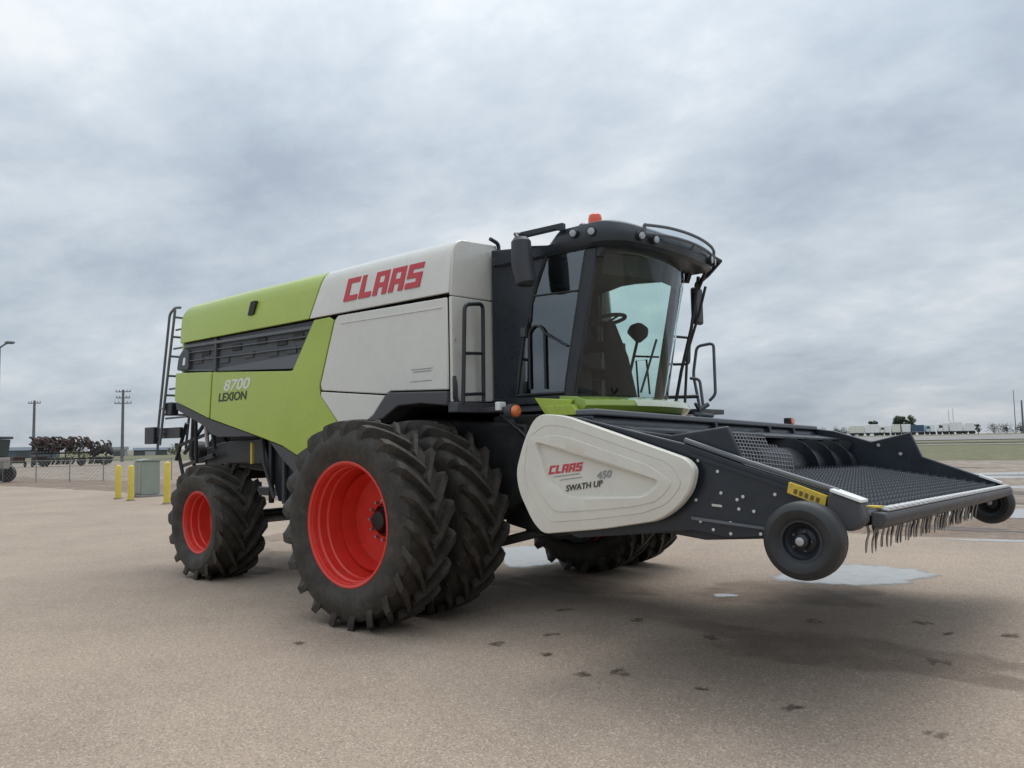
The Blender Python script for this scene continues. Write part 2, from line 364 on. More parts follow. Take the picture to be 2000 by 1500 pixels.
def soften(m, strength, ns):
    t = m.node_tree; b = t.nodes['Principled BSDF']; o = [q for q in t.nodes if q.type == 'OUTPUT_MATERIAL'][0]
    a = t.nodes.new('ShaderNodeAttribute'); a.attribute_name = 'depth'; n = t.nodes.new('ShaderNodeTexNoise'); n.inputs['Scale'].default_value = ns; n.inputs['Detail'].default_value = 6
    c = t.nodes.new('ShaderNodeTexCoord'); t.links.new(c.outputs['Object'], n.inputs['Vector'])
    m1 = t.nodes.new('ShaderNodeMath'); m1.operation = 'MULTIPLY_ADD'; t.links.new(n.outputs[0], m1.inputs[0]); m1.inputs[1].default_value = 2.2; m1.inputs[2].default_value = -1.45
    m2 = t.nodes.new('ShaderNodeMath'); m2.operation = 'ADD'; t.links.new(a.outputs['Fac'], m2.inputs[0]); t.links.new(m1.outputs[0], m2.inputs[1])
    m3 = t.nodes.new('ShaderNodeMapRange'); m3.inputs[1].default_value = 0.0; m3.inputs[2].default_value = 0.8; m3.inputs[4].default_value = strength; t.links.new(m2.outputs[0], m3.inputs[0])
    tr = t.nodes.new('ShaderNodeBsdfTransparent'); x = t.nodes.new('ShaderNodeMixShader'); t.links.new(m3.outputs[0], x.inputs[0]); t.links.new(tr.outputs[0], x.inputs[1]); t.links.new(b.outputs[0], x.inputs[2]); t.links.new(x.outputs[0], o.inputs[0])
soften(damp_m, 0.62, 22)
mudp_m = mat('wet mud', (0.11, 0.082, 0.065), 0.5, var=0.4, vscale=1.5); soften(mudp_m, 0.8, 1.6)
gr = bpy.data.objects['yard']
for i, (x, y) in enumerate([(2.1, -2.1), (2.8, -2.2), (2.62, -2.4), (1.5, -2.1), (2.9, -0.9), (4.5, 0.4), (4.9, 0.6), (4.6, -0.6), (3.5, -2.2), (4.1, -2.2), (4.9, -2.2), (2.0, -0.7), (1.2, -0.7), (4.2, 0.7), (3.4, 0.2), (1.7, -1.6), (0.1, -3.1)]):
    for k in range(3):
        blob('damp_mark', x+random.uniform(-.05, .05), y+random.uniform(-.05, .05), random.uniform(.03, .085), random.uniform(.022, .05), random.uniform(0, 3), i*3.3+k, damp_m, dz=0.0095+0.001*k, rough=0.5, n=18, parent=gr)

for i in range(26):
    yy = random.choice((9, 10, 12, 15, 19, 24, 30, 38)); xx = random.uniform(-8, 9)-0.2*yy
    o = blob('mud_patch', xx, yy, random.uniform(1.0, 3.2)*(0.6+yy/25), random.uniform(0.3, 0.8)*(0.6+yy/25), random.uniform(-.25, .25), 60+i, mudp_m, dz=0.0045+0.0002*i, rough=0.4, n=40, parent=bpy.data.objects['dirt_lot'])
for i in range(9):
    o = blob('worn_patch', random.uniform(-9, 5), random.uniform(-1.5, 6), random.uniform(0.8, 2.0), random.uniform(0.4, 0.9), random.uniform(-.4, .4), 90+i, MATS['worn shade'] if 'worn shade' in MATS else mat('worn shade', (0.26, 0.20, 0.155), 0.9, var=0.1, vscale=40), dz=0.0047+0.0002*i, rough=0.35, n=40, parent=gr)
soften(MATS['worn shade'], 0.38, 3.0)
# ------------------------------------------------------------------ wheels
def tyre_mesh(Rc, Ro, W, Rr, nl, lw, ang, flat, side_r, mname, name='tyre'):
    """axis = y, near side negative; centred at 0. Rc carcass radius, Ro lug radius, W width, Rr rim seat"""
    mb = MB(); h = W/2
    prof = [(-h*0.80, Rr-0.02), (-h*0.84, Rr+0.015), (-h*0.96, Rr+(Rc-Rr)*0.22), (-h*1.03, Rr+(Rc-Rr)*0.48), (-h*1.02, Rr+(Rc-Rr)*0.70), (-h*0.95, Rc-0.055), (-h*0.86, Rc-0.018),
            (-h*0.5, Rc), (0, Rc+0.006)]
    prof = prof+[(-a, q) for a, q in prof[-2::-1]]
    mb.lathe(prof, n=96)
    def surf(t):
        """t 0 centre, 1 shoulder, 1.35 down the sidewall -> (offset from centre, radius on carcass, outward nx,nr)"""
        if t <= 0.92: return t*h*0.98, Rc-0.012*t*t, 0.0, 1.0
        k = (t-0.92)/0.43
        return h*(0.90+0.12*k), Rc-0.012-0.11*k, 0.25+0.6*k, 1.0-0.55*k
    steps = [-0.07, 0.1, 0.28, 0.46, 0.64, 0.82, 0.94, 1.02, 1.10, 1.20]
    for side in (-1, 1):
        for i in range(nl):
            th0 = 2*math.pi*(i+(0.5 if side > 0 else 0))/nl
            vs = []
            for t in steps:
                o_, rad, ny, nr = surf(abs(t)); sgn = -1 if t < 0 else 1
                tt = min(t, 1.08)
                adv = (ang*tt+0.10*ang*math.sin(max(0, tt)*math.pi*0.5))
                hh = (Ro-Rc)*(1.0 if t < 0.93 else max(0.10, 1-(t-0.93)*3.4))
                wd = lw*(0.85+0.30*min(1, max(0, t)))*(1.0 if t < 1.1 else 0.9)
                base, top = wd*0.66, wd*0.42
                for (da, hq) in ((-base, -0.01), (-top, hh), (top, hh), (base, -0.01)):
                    y = side*(sgn*o_ + ny*hq); q = rad+nr*hq; a = th0+adv+da/Rc
                    vs.append((q*math.cos(a), y, q*math.sin(a)))
            fs = []
            for k in range(len(steps)-1):
                for j in range(3): fs.append((k*4+j, k*4+j+1, k*4+4+j+1, k*4+4+j))
                fs.append((k*4+3, k*4, k*4+4, k*4+7))
            fs += [(0, 1, 2, 3), tuple(len(steps)*4-4+j for j in (3, 2, 1, 0))]
            mb.add(vs, fs)
    mb.v = [(x, y, max(z, -flat)) for x, y, z in mb.v]
    return mb.mesh(name, rubber, smooth=True, angle=28)
def rim_mesh(Rr, depth, W, hub, name='rim'):
    mb = MB(); h = W/2*0.80
    prof = [(-h+0.02, Rr-0.03), (-h-0.012, Rr+0.012), (-h-0.016, Rr), (-h-0.006, Rr-0.018), (-h+0.03, Rr-0.030), (-h+0.075, Rr-0.034), (-h+0.090, Rr-0.050), (-h+0.17, Rr-0.054), (-h+0.185, Rr-0.066),
            (-h+depth*0.80, Rr-0.078), (-h+depth*0.90, Rr-0.090), (-h+depth*0.98, Rr-0.13), (-h+depth+0.0, Rr-0.20), (-h+depth-0.005, hub+0.08), (-h+depth-0.005, hub)]
    mb.lathe(prof, n=72)
    mb.lathe([(-h+depth+0.015, hub+0.01), (-h+depth+0.05, hub-0.02), (h, hub-0.03)], n=36)
    mb.lathe([(h-0.02, Rr-0.03), (h+0.012, Rr+0.012), (h+0.016, Rr), (h-0.03, Rr-0.04), (h*0.4, Rr-0.12), (-h+depth+0.015, Rr-0.155)], n=72)
    return mb.mesh(name, redp, smooth=True, angle=24)
def hub_mesh(Rr, depth, W, hub, nb=12):
    mb = MB(); h = W/2*0.8; y0 = -h+depth
    mb.lathe([(y0+0.03, hub*1.0), (y0+0.01, hub*0.92), (y0-0.04, hub*0.62), (y0-0.10, hub*0.55), (y0-0.11, hub*0.3), (y0-0.11, 0.001)], n=32)
    return mb.mesh('hub', dark, smooth=True)
def bolt_mesh():
    return MB().lathe([(-0.045, 0.0), (-0.045, 0.015), (0.0, 0.015)], n=6).mesh('wheel_bolt', steel, smooth=False)
fr_t = tyre_mesh(0.915, 0.995, 0.54, 0.585, 21, 0.078, 0.32, 0.975, 0, 'f')
fr_r = rim_mesh(0.585, 0.475, 0.54, 0.165); fr_h = hub_mesh(0.585, 0.475, 0.54, 0.165); fr_b = bolt_mesh()
rr_t = tyre_mesh(0.690, 0.765, 0.66, 0.40, 15, 0.088, 0.56, 0.745, 0, 'r')
rr_r = rim_mesh(0.40, 0.36, 0.66, 0.12); rr_h = hub_mesh(0.40, 0.36, 0.66, 0.12); rr_b = fr_b
def wheel(parent, x, y, z, side, t, rm, hm, bmh, name, label, spin=0.0, steer=0.0):
    """wheel part = its rim; tyre, hub and bolt ring are its pieces"""
    o = bpy.data.objects.new(name, rm); C.objects.link(o); o.parent = parent
    o.location = Vector((x, y, z))-wloc(parent); o['label'] = label
    o.rotation_euler = (0, 0, steer+(math.pi if side > 0 else 0))
    y0, rb, nb = (-0.216+0.475, 0.193, 12) if rm is fr_r else (-0.264+0.36, 0.148, 8)
    for k in range(nb):
        c = bpy.data.objects.new('wheel_bolt', bmh); C.objects.link(c); c.parent = o; c.location = (rb*math.cos(k*2*math.pi/nb), y0, rb*math.sin(k*2*math.pi/nb))
    for nm, me in (('tyre', t), ('hub', hm)):
        c = bpy.data.objects.new(nm, me); C.objects.link(c); c.parent = o
        if nm == 'tyre' and side > 0: c.rotation_euler = (0, 0, math.pi)
    return o

# ------------------------------------------------------------------ the harvester
cb = thing('combine_harvester', 'large lime green and off-white combine harvester with red wheels and dual front tyres', 'combine harvester', (-1.8, 0, 0))
wheel(cb, 0, -2.29, 0.975, -1, fr_t, fr_r, fr_h, fr_b, 'wheel', 'outer near front dual wheel with deep red rim')
wheel(cb, 0, -1.52, 0.975, -1, fr_t, fr_r, fr_h, fr_b, 'wheel', 'inner near front dual wheel')
wheel(cb, 0, 1.52, 0.975, 1, fr_t, fr_r, fr_h, fr_b, 'wheel', 'inner far front dual wheel')
wheel(cb, 0, 2.29, 0.975, 1, fr_t, fr_r, fr_h, fr_b, 'wheel', 'outer far front dual wheel')
wheel(cb, -3.90, -1.60, 0.745, -1, rr_t, rr_r, rr_h, rr_b, 'wheel', 'near rear wheel with wide lugged tyre', steer=-0.03)
wheel(cb, -3.90, 1.60, 0.745, 1, rr_t, rr_r, rr_h, rr_b, 'wheel', 'far rear wheel', steer=-0.03)

def yflip(poly): return poly
def loft_panel(xl, xr, prof, th=0.03, nx=10, bulge=0.0, side=-1):
    """panel whose cross-section is prof [(y,z)] (y positive = distance from the centre line); xl, xr = functions of z"""
    mb = MB(); k = len(prof); mb.smooth = True
    rows = []
    for inner in (0, 1):
        for i in range(nx+1):
            s = i/nx
            for j, (y, z) in enumerate(prof):
                a, b = prof[max(0, j-1)], prof[min(k-1, j+1)]
                tx, tz = b[0]-a[0], b[1]-a[1]; ln = math.hypot(tx, tz) or 1
                ny, nz_ = tz/ln, -tx/ln
                x = xl(z)+(xr(z)-xl(z))*s
                bb = bulge*math.sin(math.pi*s)*math.sin(math.pi*j/(k-1))
                off = bb-(th if inner else 0)
                rows.append((x, side*(y+ny*off), z+nz_*off))
    n1 = (nx+1)*k; fs = []
    for i in range(nx):
        for j in range(k-1):
            a = i*k+j; fs.append((a, a+1, a+k+1, a+k)); fs.append((n1+a, n1+a+k, n1+a+k+1, n1+a+1))
    for i in range(nx):
        a = i*k; fs.append((a, a+k, n1+a+k, n1+a)); a = i*k+k-1; fs.append((a, n1+a, n1+a+k, a+k))
    for j in range(k-1):
        a = j; fs.append((a, n1+a, n1+a+1, a+1)); a = nx*k+j; fs.append((a, a+1, n1+a+1, n1+a))
    return mb.add(rows, fs)
lid_prof = [(1.56, 3.262), (1.555, 3.30), (1.535, 3.46), (1.515, 3.62), (1.50, 3.70), (1.475, 3.765), (1.43, 3.815), (1.36, 3.845), (1.25, 3.862), (0.95, 3.872)]
for sd_ in (-1, 1):
    # rear lime lid, with a rounded rear end
    def xl(z): return -5.02-0.05*min(1, (z-3.26)/0.3)+(0.30*max(0, (z-3.62)/0.25)**2)
    part('upper_panel', loft_panel(xl, lambda z: -1.905+(z-3.27)*0.40, lid_prof, side=sd_, nx=14, bulge=0.01), lime, cb, bevel=0.006, label='lime green upper side panel with rounded rear corner')
    part('upper_panel', loft_panel(lambda z: -1.885+(z-3.27)*0.40, lambda z: 0.455, lid_prof, side=sd_, nx=14, bulge=0.012), white, cb, bevel=0.006, label='off-white upper side panel')
    s = sd_; Y0, Y1 = s*1.56, s*1.53
    # lower lime panel, rear door piece then the long piece
    rear = f2([(-5.14, 2.83), (-5.17, 2.42), (-4.20, 2.13), (-4.135, 2.775)], 0.03)
    part('side_panel', MB().prism(rear, 'y', Y0, Y1), lime, cb, bevel=0.008, label='rear lime side panel')
    long_ = [(-4.11, 2.773), (-4.17, 2.125), (-3.03, 1.87), (-2.45, 1.73), (-2.12, 1.60), (-1.95, 1.45), (-1.30, 1.90), (-1.40, 2.03), (-1.69, 2.32), (-1.695, 2.45), (-1.42, 3.19), (-1.50, 3.235), (-1.80, 3.235), (-1.86, 3.16), (-2.235, 2.66), (-2.30, 2.655)]
    part('side_panel', MB().prism(long_, 'y', Y0, Y1), lime, cb, bevel=0.008, label='long lime side panel sweeping down to the front wheel')
    wp = [(-1.675, 2.45), (-1.40, 3.19), (-1.34, 3.235), (0.43, 3.215), (0.435, 2.265), (-0.44, 2.30), (-0.50, 2.27), (-1.655, 2.375)]
    part('side_panel', MB().prism(wp, 'y', Y0, Y1), white, cb, bevel=0.012, label='off-white side panel behind the cab')
    part('side_panel', MB().prism([(-1.655, 2.36), (-0.52, 2.255), (-0.72, 2.05), (-1.0, 1.9), (-1.26, 1.9), (-1.37, 2.02), (-1.665, 2.31)], 'y', s*1.565, s*1.53), white, cb, bevel=0.008, label='lower off-white side panel')
    part('panel_ridge', MB().prism([(-1.30, 3.13), (-1.27, 3.145), (0.36, 3.125), (0.36, 3.11)], 'y', s*1.568, s*1.561), white, cb, bevel=0.003)
    # grey skirts
    part('skirt', MB().prism([(-5.17, 2.405), (-5.14, 2.29), (-4.3, 2.01), (-4.22, 1.93), (-4.0, 1.87), (-3.15, 1.86), (-3.06, 1.865), (-4.17, 2.112), (-4.20, 2.118)], 'y', s*1.545, s*1.50), dgrey, cb, bevel=0.01)
    part('skirt', MB().prism([(-2.75, 1.785), (-2.45, 1.718), (-2.13, 1.59), (-1.96, 1.44), (-1.90, 1.20), (-2.05, 1.28), (-2.5, 1.58)], 'y', s*1.545, s*1.50), dgrey, cb, bevel=0.01)
    part('wheel_arch', MB().prism([(-0.46, 2.285), (0.43, 2.25), (0.43, 2.10), (0.05, 2.14), (-0.30, 2.13), (-0.55, 2.0), (-0.9, 1.95), (-0.71, 2.05)], 'y', s*1.58, s*1.30), dgrey, cb, bevel=0.015)
    # window band : recessed screen, rails, post
    part('vent_screen', MB().prism([(-5.0, 3.25), (-1.84, 3.24), (-2.25, 2.68), (-5.1, 2.86)], 'y', s*1.50, s*1.46), screen, cb)
    part('vent_base', MB().prism([(-5.05, 2.875), (-4.14, 2.82), (-2.10, 2.86), (-2.235, 2.685), (-4.14, 2.79), (-5.08, 2.86)], 'y', min(s*1.515, s*1.50), max(s*1.515, s*1.50)), railm, cb)
    for z0, z1, xe in ((3.05, 3.06, -1.98), (2.93, 2.94, -2.06)):
        part('vent_rail', MB().prism([(-4.9, z0+0.05), (xe, z0), (xe, z0+0.014), (-4.9, z0+0.064)], 'y', s*1.535, s*1.505), railm, cb, bevel=0.004)
    part('vent_rail', MB().prism([(-4.95, 3.18), (-1.90, 3.135), (-1.87, 3.175), (-4.93, 3.22)], 'y', s*1.545, s*1.505), railm, cb, bevel=0.004)
    for x in (-4.1,):
        part('vent_post', MB().prism([(x-0.03, 2.70), (x+0.03, 2.70), (x+0.05, 3.24), (x-0.01, 3.24)], 'y', s*1.542, s*1.503), dgrey if x < -4 else railm, cb, bevel=0.003)
    for k, (a, b) in enumerate([(-4.6, 2.98), (-4.4, 3.08), (-3.9, 2.93), (-3.6, 3.08), (-3.3, 2.95), (-3.0, 3.10), (-2.75, 2.93), (-2.55, 3.05), (-2.35, 2.93), (-2.2, 3.08)]):
        part('filter_housing', MB().box(a-0.10, a+0.12, min(s*1.50, s*1.515), max(s*1.50, s*1.515), b-0.05, b+0.04), dark if k % 2 else dgrey, cb, bevel=0.01)
    part('panel_latch', MB().prism(f2([(-3.25, 3.46), (-3.11, 3.46), (-3.05, 3.64), (-3.17, 3.64)], 0.02), 'y', s*1.562, s*1.50), dark, cb, bevel=0.004)
# rear window-band end cap with hole
part('end_cap', MB().prism(f2([(-5.14, 2.865), (-5.09, 3.06), (-4.97, 3.16), (-4.80, 3.14), (-4.80, 2.86)], 0.05), 'y', -1.55, -1.49), screen, cb, bevel=0.01)
part('end_cap', MB().prism(f2([(-4.96, 2.93), (-4.93, 3.04), (-4.88, 3.04), (-4.89, 2.93)], 0.02), 'y', -1.556, -1.549), refl, cb)
# body core, roof, rear wall
part('roof', MB().prism([(-4.78, 3.862), (0.455, 3.862), (0.455, 3.80), (-4.80, 3.80)], 'y', -0.96, 0.96), white, cb, bevel=0.01)
part('body', MB().prism([(-5.0, 3.80), (0.44, 3.80), (0.44, 2.12), (-0.5, 2.12), (-0.9, 1.95), (-1.9, 1.45), (-2.2, 1.50), (-3.1, 1.85), (-4.2, 2.05), (-5.1, 2.35), (-5.08, 3.2)], 'y', -1.42, 1.42), dark, cb, bevel=0.02)
part('rear_wall', MB().prism([(-1.50, 2.40), (1.50, 2.40), (1.50, 3.60), (1.38, 3.78), (-1.38, 3.78), (-1.50, 3.60)], 'x', -5.09, -5.02), lime, cb, bevel=0.02)
part('lower_hull', MB().prism([(-4.6, 2.1), (-0.3, 2.0), (1.0, 1.9), (1.1, 1.2), (0.6, 0.95), (-1.4, 0.90), (-2.3, 1.0), (-3.1, 0.98), (-3.35, 1.35), (-4.5, 1.45)], 'y', -1.02, 1.02), dark, cb, bevel=0.03)
part('underbody_panel', MB().prism([(-3.30, 1.95), (-2.2, 1.70), (-2.0, 1.35), (-2.3, 1.05), (-3.05, 1.0), (-3.25, 1.45)], 'y', -1.22, -1.03), black, cb, bevel=0.02)
for sx in (-3.15, -2.85, -2.5):
    part('frame_strut', MB().box(sx-0.03, sx+0.03, -1.28, -1.225, 0.98, 1.85), dgrey if sx > -3 else black, cb, bevel=0.008)
part('frame_strut', MB().path([(-3.32, -1.3, 2.0), (-3.25, -1.3, 1.5), (-3.05, -1.28, 1.05)], 0.022), dgrey, cb)
part('hazard_strip', MB().box(-3.42, -3.38, -1.40, -1.37, 1.50, 1.78), yellowd, cb)
part('front_axle', MB().tube((0, -1.9, 0.975), (0, 1.9, 0.975), 0.16, 20), dark, cb)
part('rear_axle', MB().box(-4.0, -3.8, -1.35, 1.35, 0.66, 0.84), black, cb, bevel=0.03)
part('steering_cylinder', MB().tube((-3.72, -1.2, 0.72), (-3.72, 0.2, 0.72), 0.035).tube((-3.72, 0.2, 0.72), (-3.72, 1.1, 0.72), 0.02), steel, cb)
part('axle_beam', MB().path([(-3.9, 0, 0.85), (-3.2, 0, 1.05)], 0.12, 10), black, cb)
part('drive_shaft', MB().tube((-3.0, -1.0, 0.82), (-0.6, -1.0, 0.86), 0.05), black, cb)
part('gearbox', MB().lathe([(-1.16, 0.02), (-1.15, 0.11), (-1.0, 0.14), (-0.9, 0.14)], center=(-2.55, 0, 0.70), n=20), dgrey, cb)
part('fuel_step', MB().box(-2.95, -2.1, -1.15, -0.85, 0.82, 0.90), black, cb, bevel=0.01)
# inner hub between duals
for s in (-1, 1):
    part('final_drive', MB().lathe([(s*1.12, 0.58), (s*1.22, 0.60), (s*1.235, 0.56), (s*1.27, 0.05)], center=(0, 0, 0.975), n=32), black, cb)
    part('dual_spacer', MB().lathe([(s*1.05, 0.26), (s*2.0, 0.24)], center=(0, 0, 0.975), n=28, cap=True), black, cb)

# front wall of the tank, corner, sill, grab rail
part('front_wall', MB().prism(f2([(-1.535, 2.14), (-1.535, 3.225), (-0.80, 3.245), (-0.80, 2.16)], 0.01), 'x', 0.44, 0.475), white, cb, bevel=0.012)
part('front_wall', MB().prism([(-1.535, 3.235), (-1.50, 3.70), (-1.475, 3.765), (-1.43, 3.81), (-1.36, 3.845), (-0.80, 3.88), (-0.80, 3.255)], 'x', 0.44, 0.472), white, cb, bevel=0.012, label='upper off-white front wall')
part('wall_edge', MB().path(fillet([(0.49, -0.79, 2.10), (0.49, -0.79, 3.90), (0.49, -0.93, 3.93)], 0.05), 0.022), black, cb)
part('sill', MB().box(0.43, 0.56, -1.56, -0.78, 2.03, 2.135), dgrey, cb, bevel=0.012)
part('sill', MB().box(0.40, 1.2, -0.90, 0.9, 2.03, 2.14), railm, cb, bevel=0.012)
rail = fillet([(0.56, -1.47, 2.12), (0.60, -1.47, 3.13), (0.60, -1.19, 3.17), (0.56, -1.16, 2.14)], 0.07)
gr_ = part('grab_rail', MB().path(rail, 0.021), black, cb)
for z in (2.64, 2.22): part('rung', MB().tube((0.575, -1.47, z-0.01), (0.575, -1.17, z+0.01), 0.017), black, gr_)
part('latch', MB().path([(0.50, -1.53, 2.40), (0.51, -1.53, 2.30), (0.50, -1.52, 2.18), (0.52, -1.48, 2.10)], [0.018, 0.026, 0.026, 0.016]), black, cb)
for yy, zz_ in ((-0.84, 2.75), (-1.49, 2.78), (-0.84, 3.1)):
    part('bolt', MB().lathe([(0.475, 0.012), (0.484, 0.012), (0.484, 0.0)], center=(0, yy, zz_), axis='x', n=8), boltm, cb)
part('decal', MB().box(-0.10, 0.22, -1.564, -1.5612, 2.50, 2.507).box(-0.07, 0.20, -1.564, -1.5612, 2.475, 2.482).box(-0.12, 0.20, -1.564, -1.5612, 2.375, 2.381), greyl, cb, label='small grey data lines on the off-white panel')

# lettering ---------------------------------------------------------------
LET = {'C': [(0,0,1.25,5),(1.25,3.85,3.7,5),(1.25,0,3.7,1.15)], 'L': [(0,0,1.25,5),(1.25,0,3.3,1.15)],
       'A': [(0,0,1.2,5),(2.5,0,3.7,5),(1.2,3.95,2.5,5),(1.2,1.6,2.5,2.6)], 'S': [(0,3.85,3.7,5),(0,2.05,1.2,3.85),(1.2,2.05,3.7,3.05),(2.5,1.15,3.7,2.05),(0,0,3.7,1.15)]}
def blocks(word, x0, z0, width, hgt, yfun, m, parent, rise=0.0, slant=0.22, th=0.004):
    adv = {'C': 4.3, 'L': 3.9, 'A': 4.3, 'S': 3.7}; tot = sum(adv[c] for c in word); sc = width/(tot+5*slant*hgt/hgt*0); cx = 0
    for c in word:
        mb = MB()
        for a, b, c2, d2 in LET[c]:
            q = []
            for (uu, vv) in ((a, b), (c2, b), (c2, d2), (a, d2)):
                X = x0+(cx+uu)*sc+slant*vv/5*hgt; Z = z0+vv/5*hgt+rise*(X-x0); q.append((X, Z))
            mb.add([(X, yfun(Z), Z) for X, Z in q]+[(X, yfun(Z)+th, Z) for X, Z in q], [(0,1,2,3),(4,7,6,5),(0,4,5,1),(1,5,6,2),(2,6,7,3),(3,7,4,0)])
        part('letter', mb, m, parent); cx += adv[c]
blocks('CLAAS', -1.245, 3.385, 1.27, 0.265, lambda z: -(1.56-(z-3.26)*0.14)-0.019, redl, cb, rise=0.0, th=0.010)
def text(word, x, y, z, size, m, parent, shear=0.25, bold=0.012, rise=0.0, name='lettering', stretch=1.0):
    cu = bpy.data.curves.new('txt', 'FONT'); cu.body = word; cu.size = size; cu.shear = shear; cu.offset = size*bold; cu.extrude = 0.0015
    o = bpy.data.objects.new('txt', cu); C.objects.link(o)
    dg = bpy.context.evaluated_depsgraph_get(); me = bpy.data.meshes.new_from_object(o.evaluated_get(dg)); bpy.data.objects.remove(o)
    me.transform(Matrix.Diagonal((stretch, 1, 1, 1))); me.transform(Matrix.Rotation(math.pi/2, 4, 'X')); me.transform(Matrix.Rotation(-rise, 4, 'Y'))
    me.materials.clear(); me.materials.append(m)
    t = bpy.data.objects.new(name, me); C.objects.link(t); t.parent = parent; t.location = Vector((x, y, z))-wloc(parent); return t
text('8700', -3.83, -1.5625, 2.495, 0.20, whitel, cb, bold=0.02, rise=0.0, stretch=1.58)
text('LEXION', -3.96, -1.5625, 2.355, 0.155, blackl, cb, shear=0.15, bold=0.025, stretch=1.28)

# ------------------------------------------------------------------ cab
def arc_pts(y0, y1, xs, n, curve): return [(xs+curve*(1-(2*i/n-1)**2), y0+(y1-y0)*i/n) for i in range(n+1)]
def wind_x(y, z):          # windshield surface
    t = (z-2.15)/1.42; base = 1.54+0.32*t; return base+0.36*(1-abs(y/0.9)**2.2)*(1-0.25*t)
ws = MB(); ws.smooth = True; NY, NZ = 20, 10
for j in range(NZ+1):
    for i in range(NY+1):
        y = -0.9+1.8*i/NY; z = 2.15+1.42*j/NZ; ws.v.append((wind_x(y, z), y, z))
ws.f = [(j*(NY+1)+i, j*(NY+1)+i+1, (j+1)*(NY+1)+i+1, (j+1)*(NY+1)+i) for j in range(NZ) for i in range(NY)]
part('windshield', ws, glass_f, cb)
for s in (-1, 1):
    def lx(z): t = (z-2.2)/1.45; return 0.84+0.10*t+0.34*t*t if s < 0 else 0.64+0.05*t
    def rxx(z): return (1.45 if s < 0 else 1.40)+0.31*(z-2.2)/1.45
    n = 12; poly = [(lx(2.2+1.45*i/n), 2.2+1.45*i/n) for i in range(n+1)]+[(rxx(2.2+1.45*i/n), 2.2+1.45*i/n) for i in range(n, -1, -1)]
    dr = part('door', MB().add([(a, s*0.935, b) for a, b in poly], [tuple(range(len(poly)))]), glass_s if s < 0 else glass_r, cb, label='tinted glass cab door')
    part('door_frame', MB().path([(a, s*0.94, b) for a, b in fillet2] if False else [(a, s*0.94, b) for a, b in poly], 0.018, 6, closed=True), black, dr)
    part('door_handle', MB().box(0.93, 0.99, min(s*0.94, s*0.99), max(s*0.94, s*0.99), 2.80, 2.90), dgrey, dr, bevel=0.008)
    # A pillar
    pil = MB()
    for z in (2.13, 3.60):
        t = (z-2.2)/1.45
        for (a, b) in ((rxx(z)+0.0, 0.95), (rxx(z)+0.12, 0.945), (rxx(z)+0.125, 0.89), (rxx(z), 0.90)): pil.v.append((a, s*b, z))
    pil.f = [(0, 1, 5, 4), (1, 2, 6, 5), (2, 3, 7, 6), (3, 0, 4, 7), (0, 3, 2, 1), (4, 5, 6, 7)]
    part('pillar', pil, black, cb, bevel=0.012)
    # rear quarter
    poly = [(0.50, 2.14), (0.50, 3.80), (1.30, 3.72), (1.28, 3.65)]+[(lx(2.2+1.45*i/n)-0.012, 2.2+1.45*i/n) for i in range(n-1, -1, -1)]+[(0.84, 2.14)]
    part('quarter_panel', MB().prism(poly, 'y', s*0.93, s*0.88), blackh, cb, bevel=0.01)
    part('door_sill', MB().box(0.5, 1.52, min(s*0.95, s*0.86), max(s*0.95, s*0.86), 2.10, 2.18), black, cb, bevel=0.01)
    part('header_beam', MB().prism([(0.9, 3.78), (1.95, 3.62), (1.90, 3.50), (1.60, 3.52), (1.25, 3.62)] if s < 0 else [(0.6, 3.78), (1.95, 3.62), (1.90, 3.50), (1.60, 3.56), (0.6, 3.64)], 'y', s*0.93, s*0.85), black, cb, bevel=0.01)
part('rear_cab_wall', MB().box(0.52, 0.56, -0.88, 0.88, 2.15, 3.75), cloudyw, cb)
part('cab_floor', MB().prism([(0.5, -0.9), (1.5, -0.9), (1.78, -0.5), (1.85, 0), (1.78, 0.5), (1.5, 0.9), (0.5, 0.9)], 'z', 2.08, 2.16), black, cb, bevel=0.01)
part('cab_ceiling', MB().prism([(0.56, -0.84), (1.8, -0.84), (2.05, -0.4), (2.1, 0), (2.05, 0.4), (1.8, 0.84), (0.56, 0.84)], 'z', 3.58, 3.62), cloudyw, cb)
# sun blind seen through the windshield top
part('sun_blind', MB().add([(wind_x(y, z)-0.05, y, z) for z in (3.36, 3.56) for y in (-0.8, -0.4, 0, 0.4, 0.8)], [(i, i+1, i+6, i+5) for i in range(4)]), dgrey, cb)
# interior
part('seat', MB().box(0.72, 1.12, -0.27, 0.27, 2.52, 2.66).box(0.66, 0.80, -0.27, 0.27, 2.66, 3.22).box(0.68, 0.79, -0.14, 0.14, 3.24, 3.42).box(0.78, 1.05, -0.15, 0.15, 2.16, 2.52).box(0.75, 1.10, -0.40, -0.29, 2.78, 2.84).box(0.75, 1.20, 0.29, 0.45, 2.74, 2.86), seatm, cb, bevel=0.03)
part('passenger_seat', MB().box(0.68, 1.0, 0.50, 0.84, 2.45, 2.56).box(0.64, 0.72, 0.50, 0.84, 2.56, 2.9), seatm, cb, bevel=0.03)
part('steering_column', MB().path([(1.52, 0, 2.16), (1.47, 0, 2.6), (1.38, 0, 3.0)], [0.17, 0.13, 0.07], 12), seatm, cb)
sw = MB(); cen = Vector((1.37, 0, 3.04)); ax = Vector((-0.16, 0, 0.98)).normalized(); e1 = Vector((0, 1, 0)); e2 = ax.cross(e1)
sw.path([cen+(e1*math.cos(t)+e2*math.sin(t))*0.195 for t in [2*math.pi*i/28 for i in range(28)]], 0.022, 8, closed=True)
for a in (0.3, 2.4, 4.5): sw.tube(cen-ax*0.03, cen+(e1*math.cos(a)+e2*math.sin(a))*0.185, 0.012, 6)
part('steering_wheel', sw, seatm, cb)
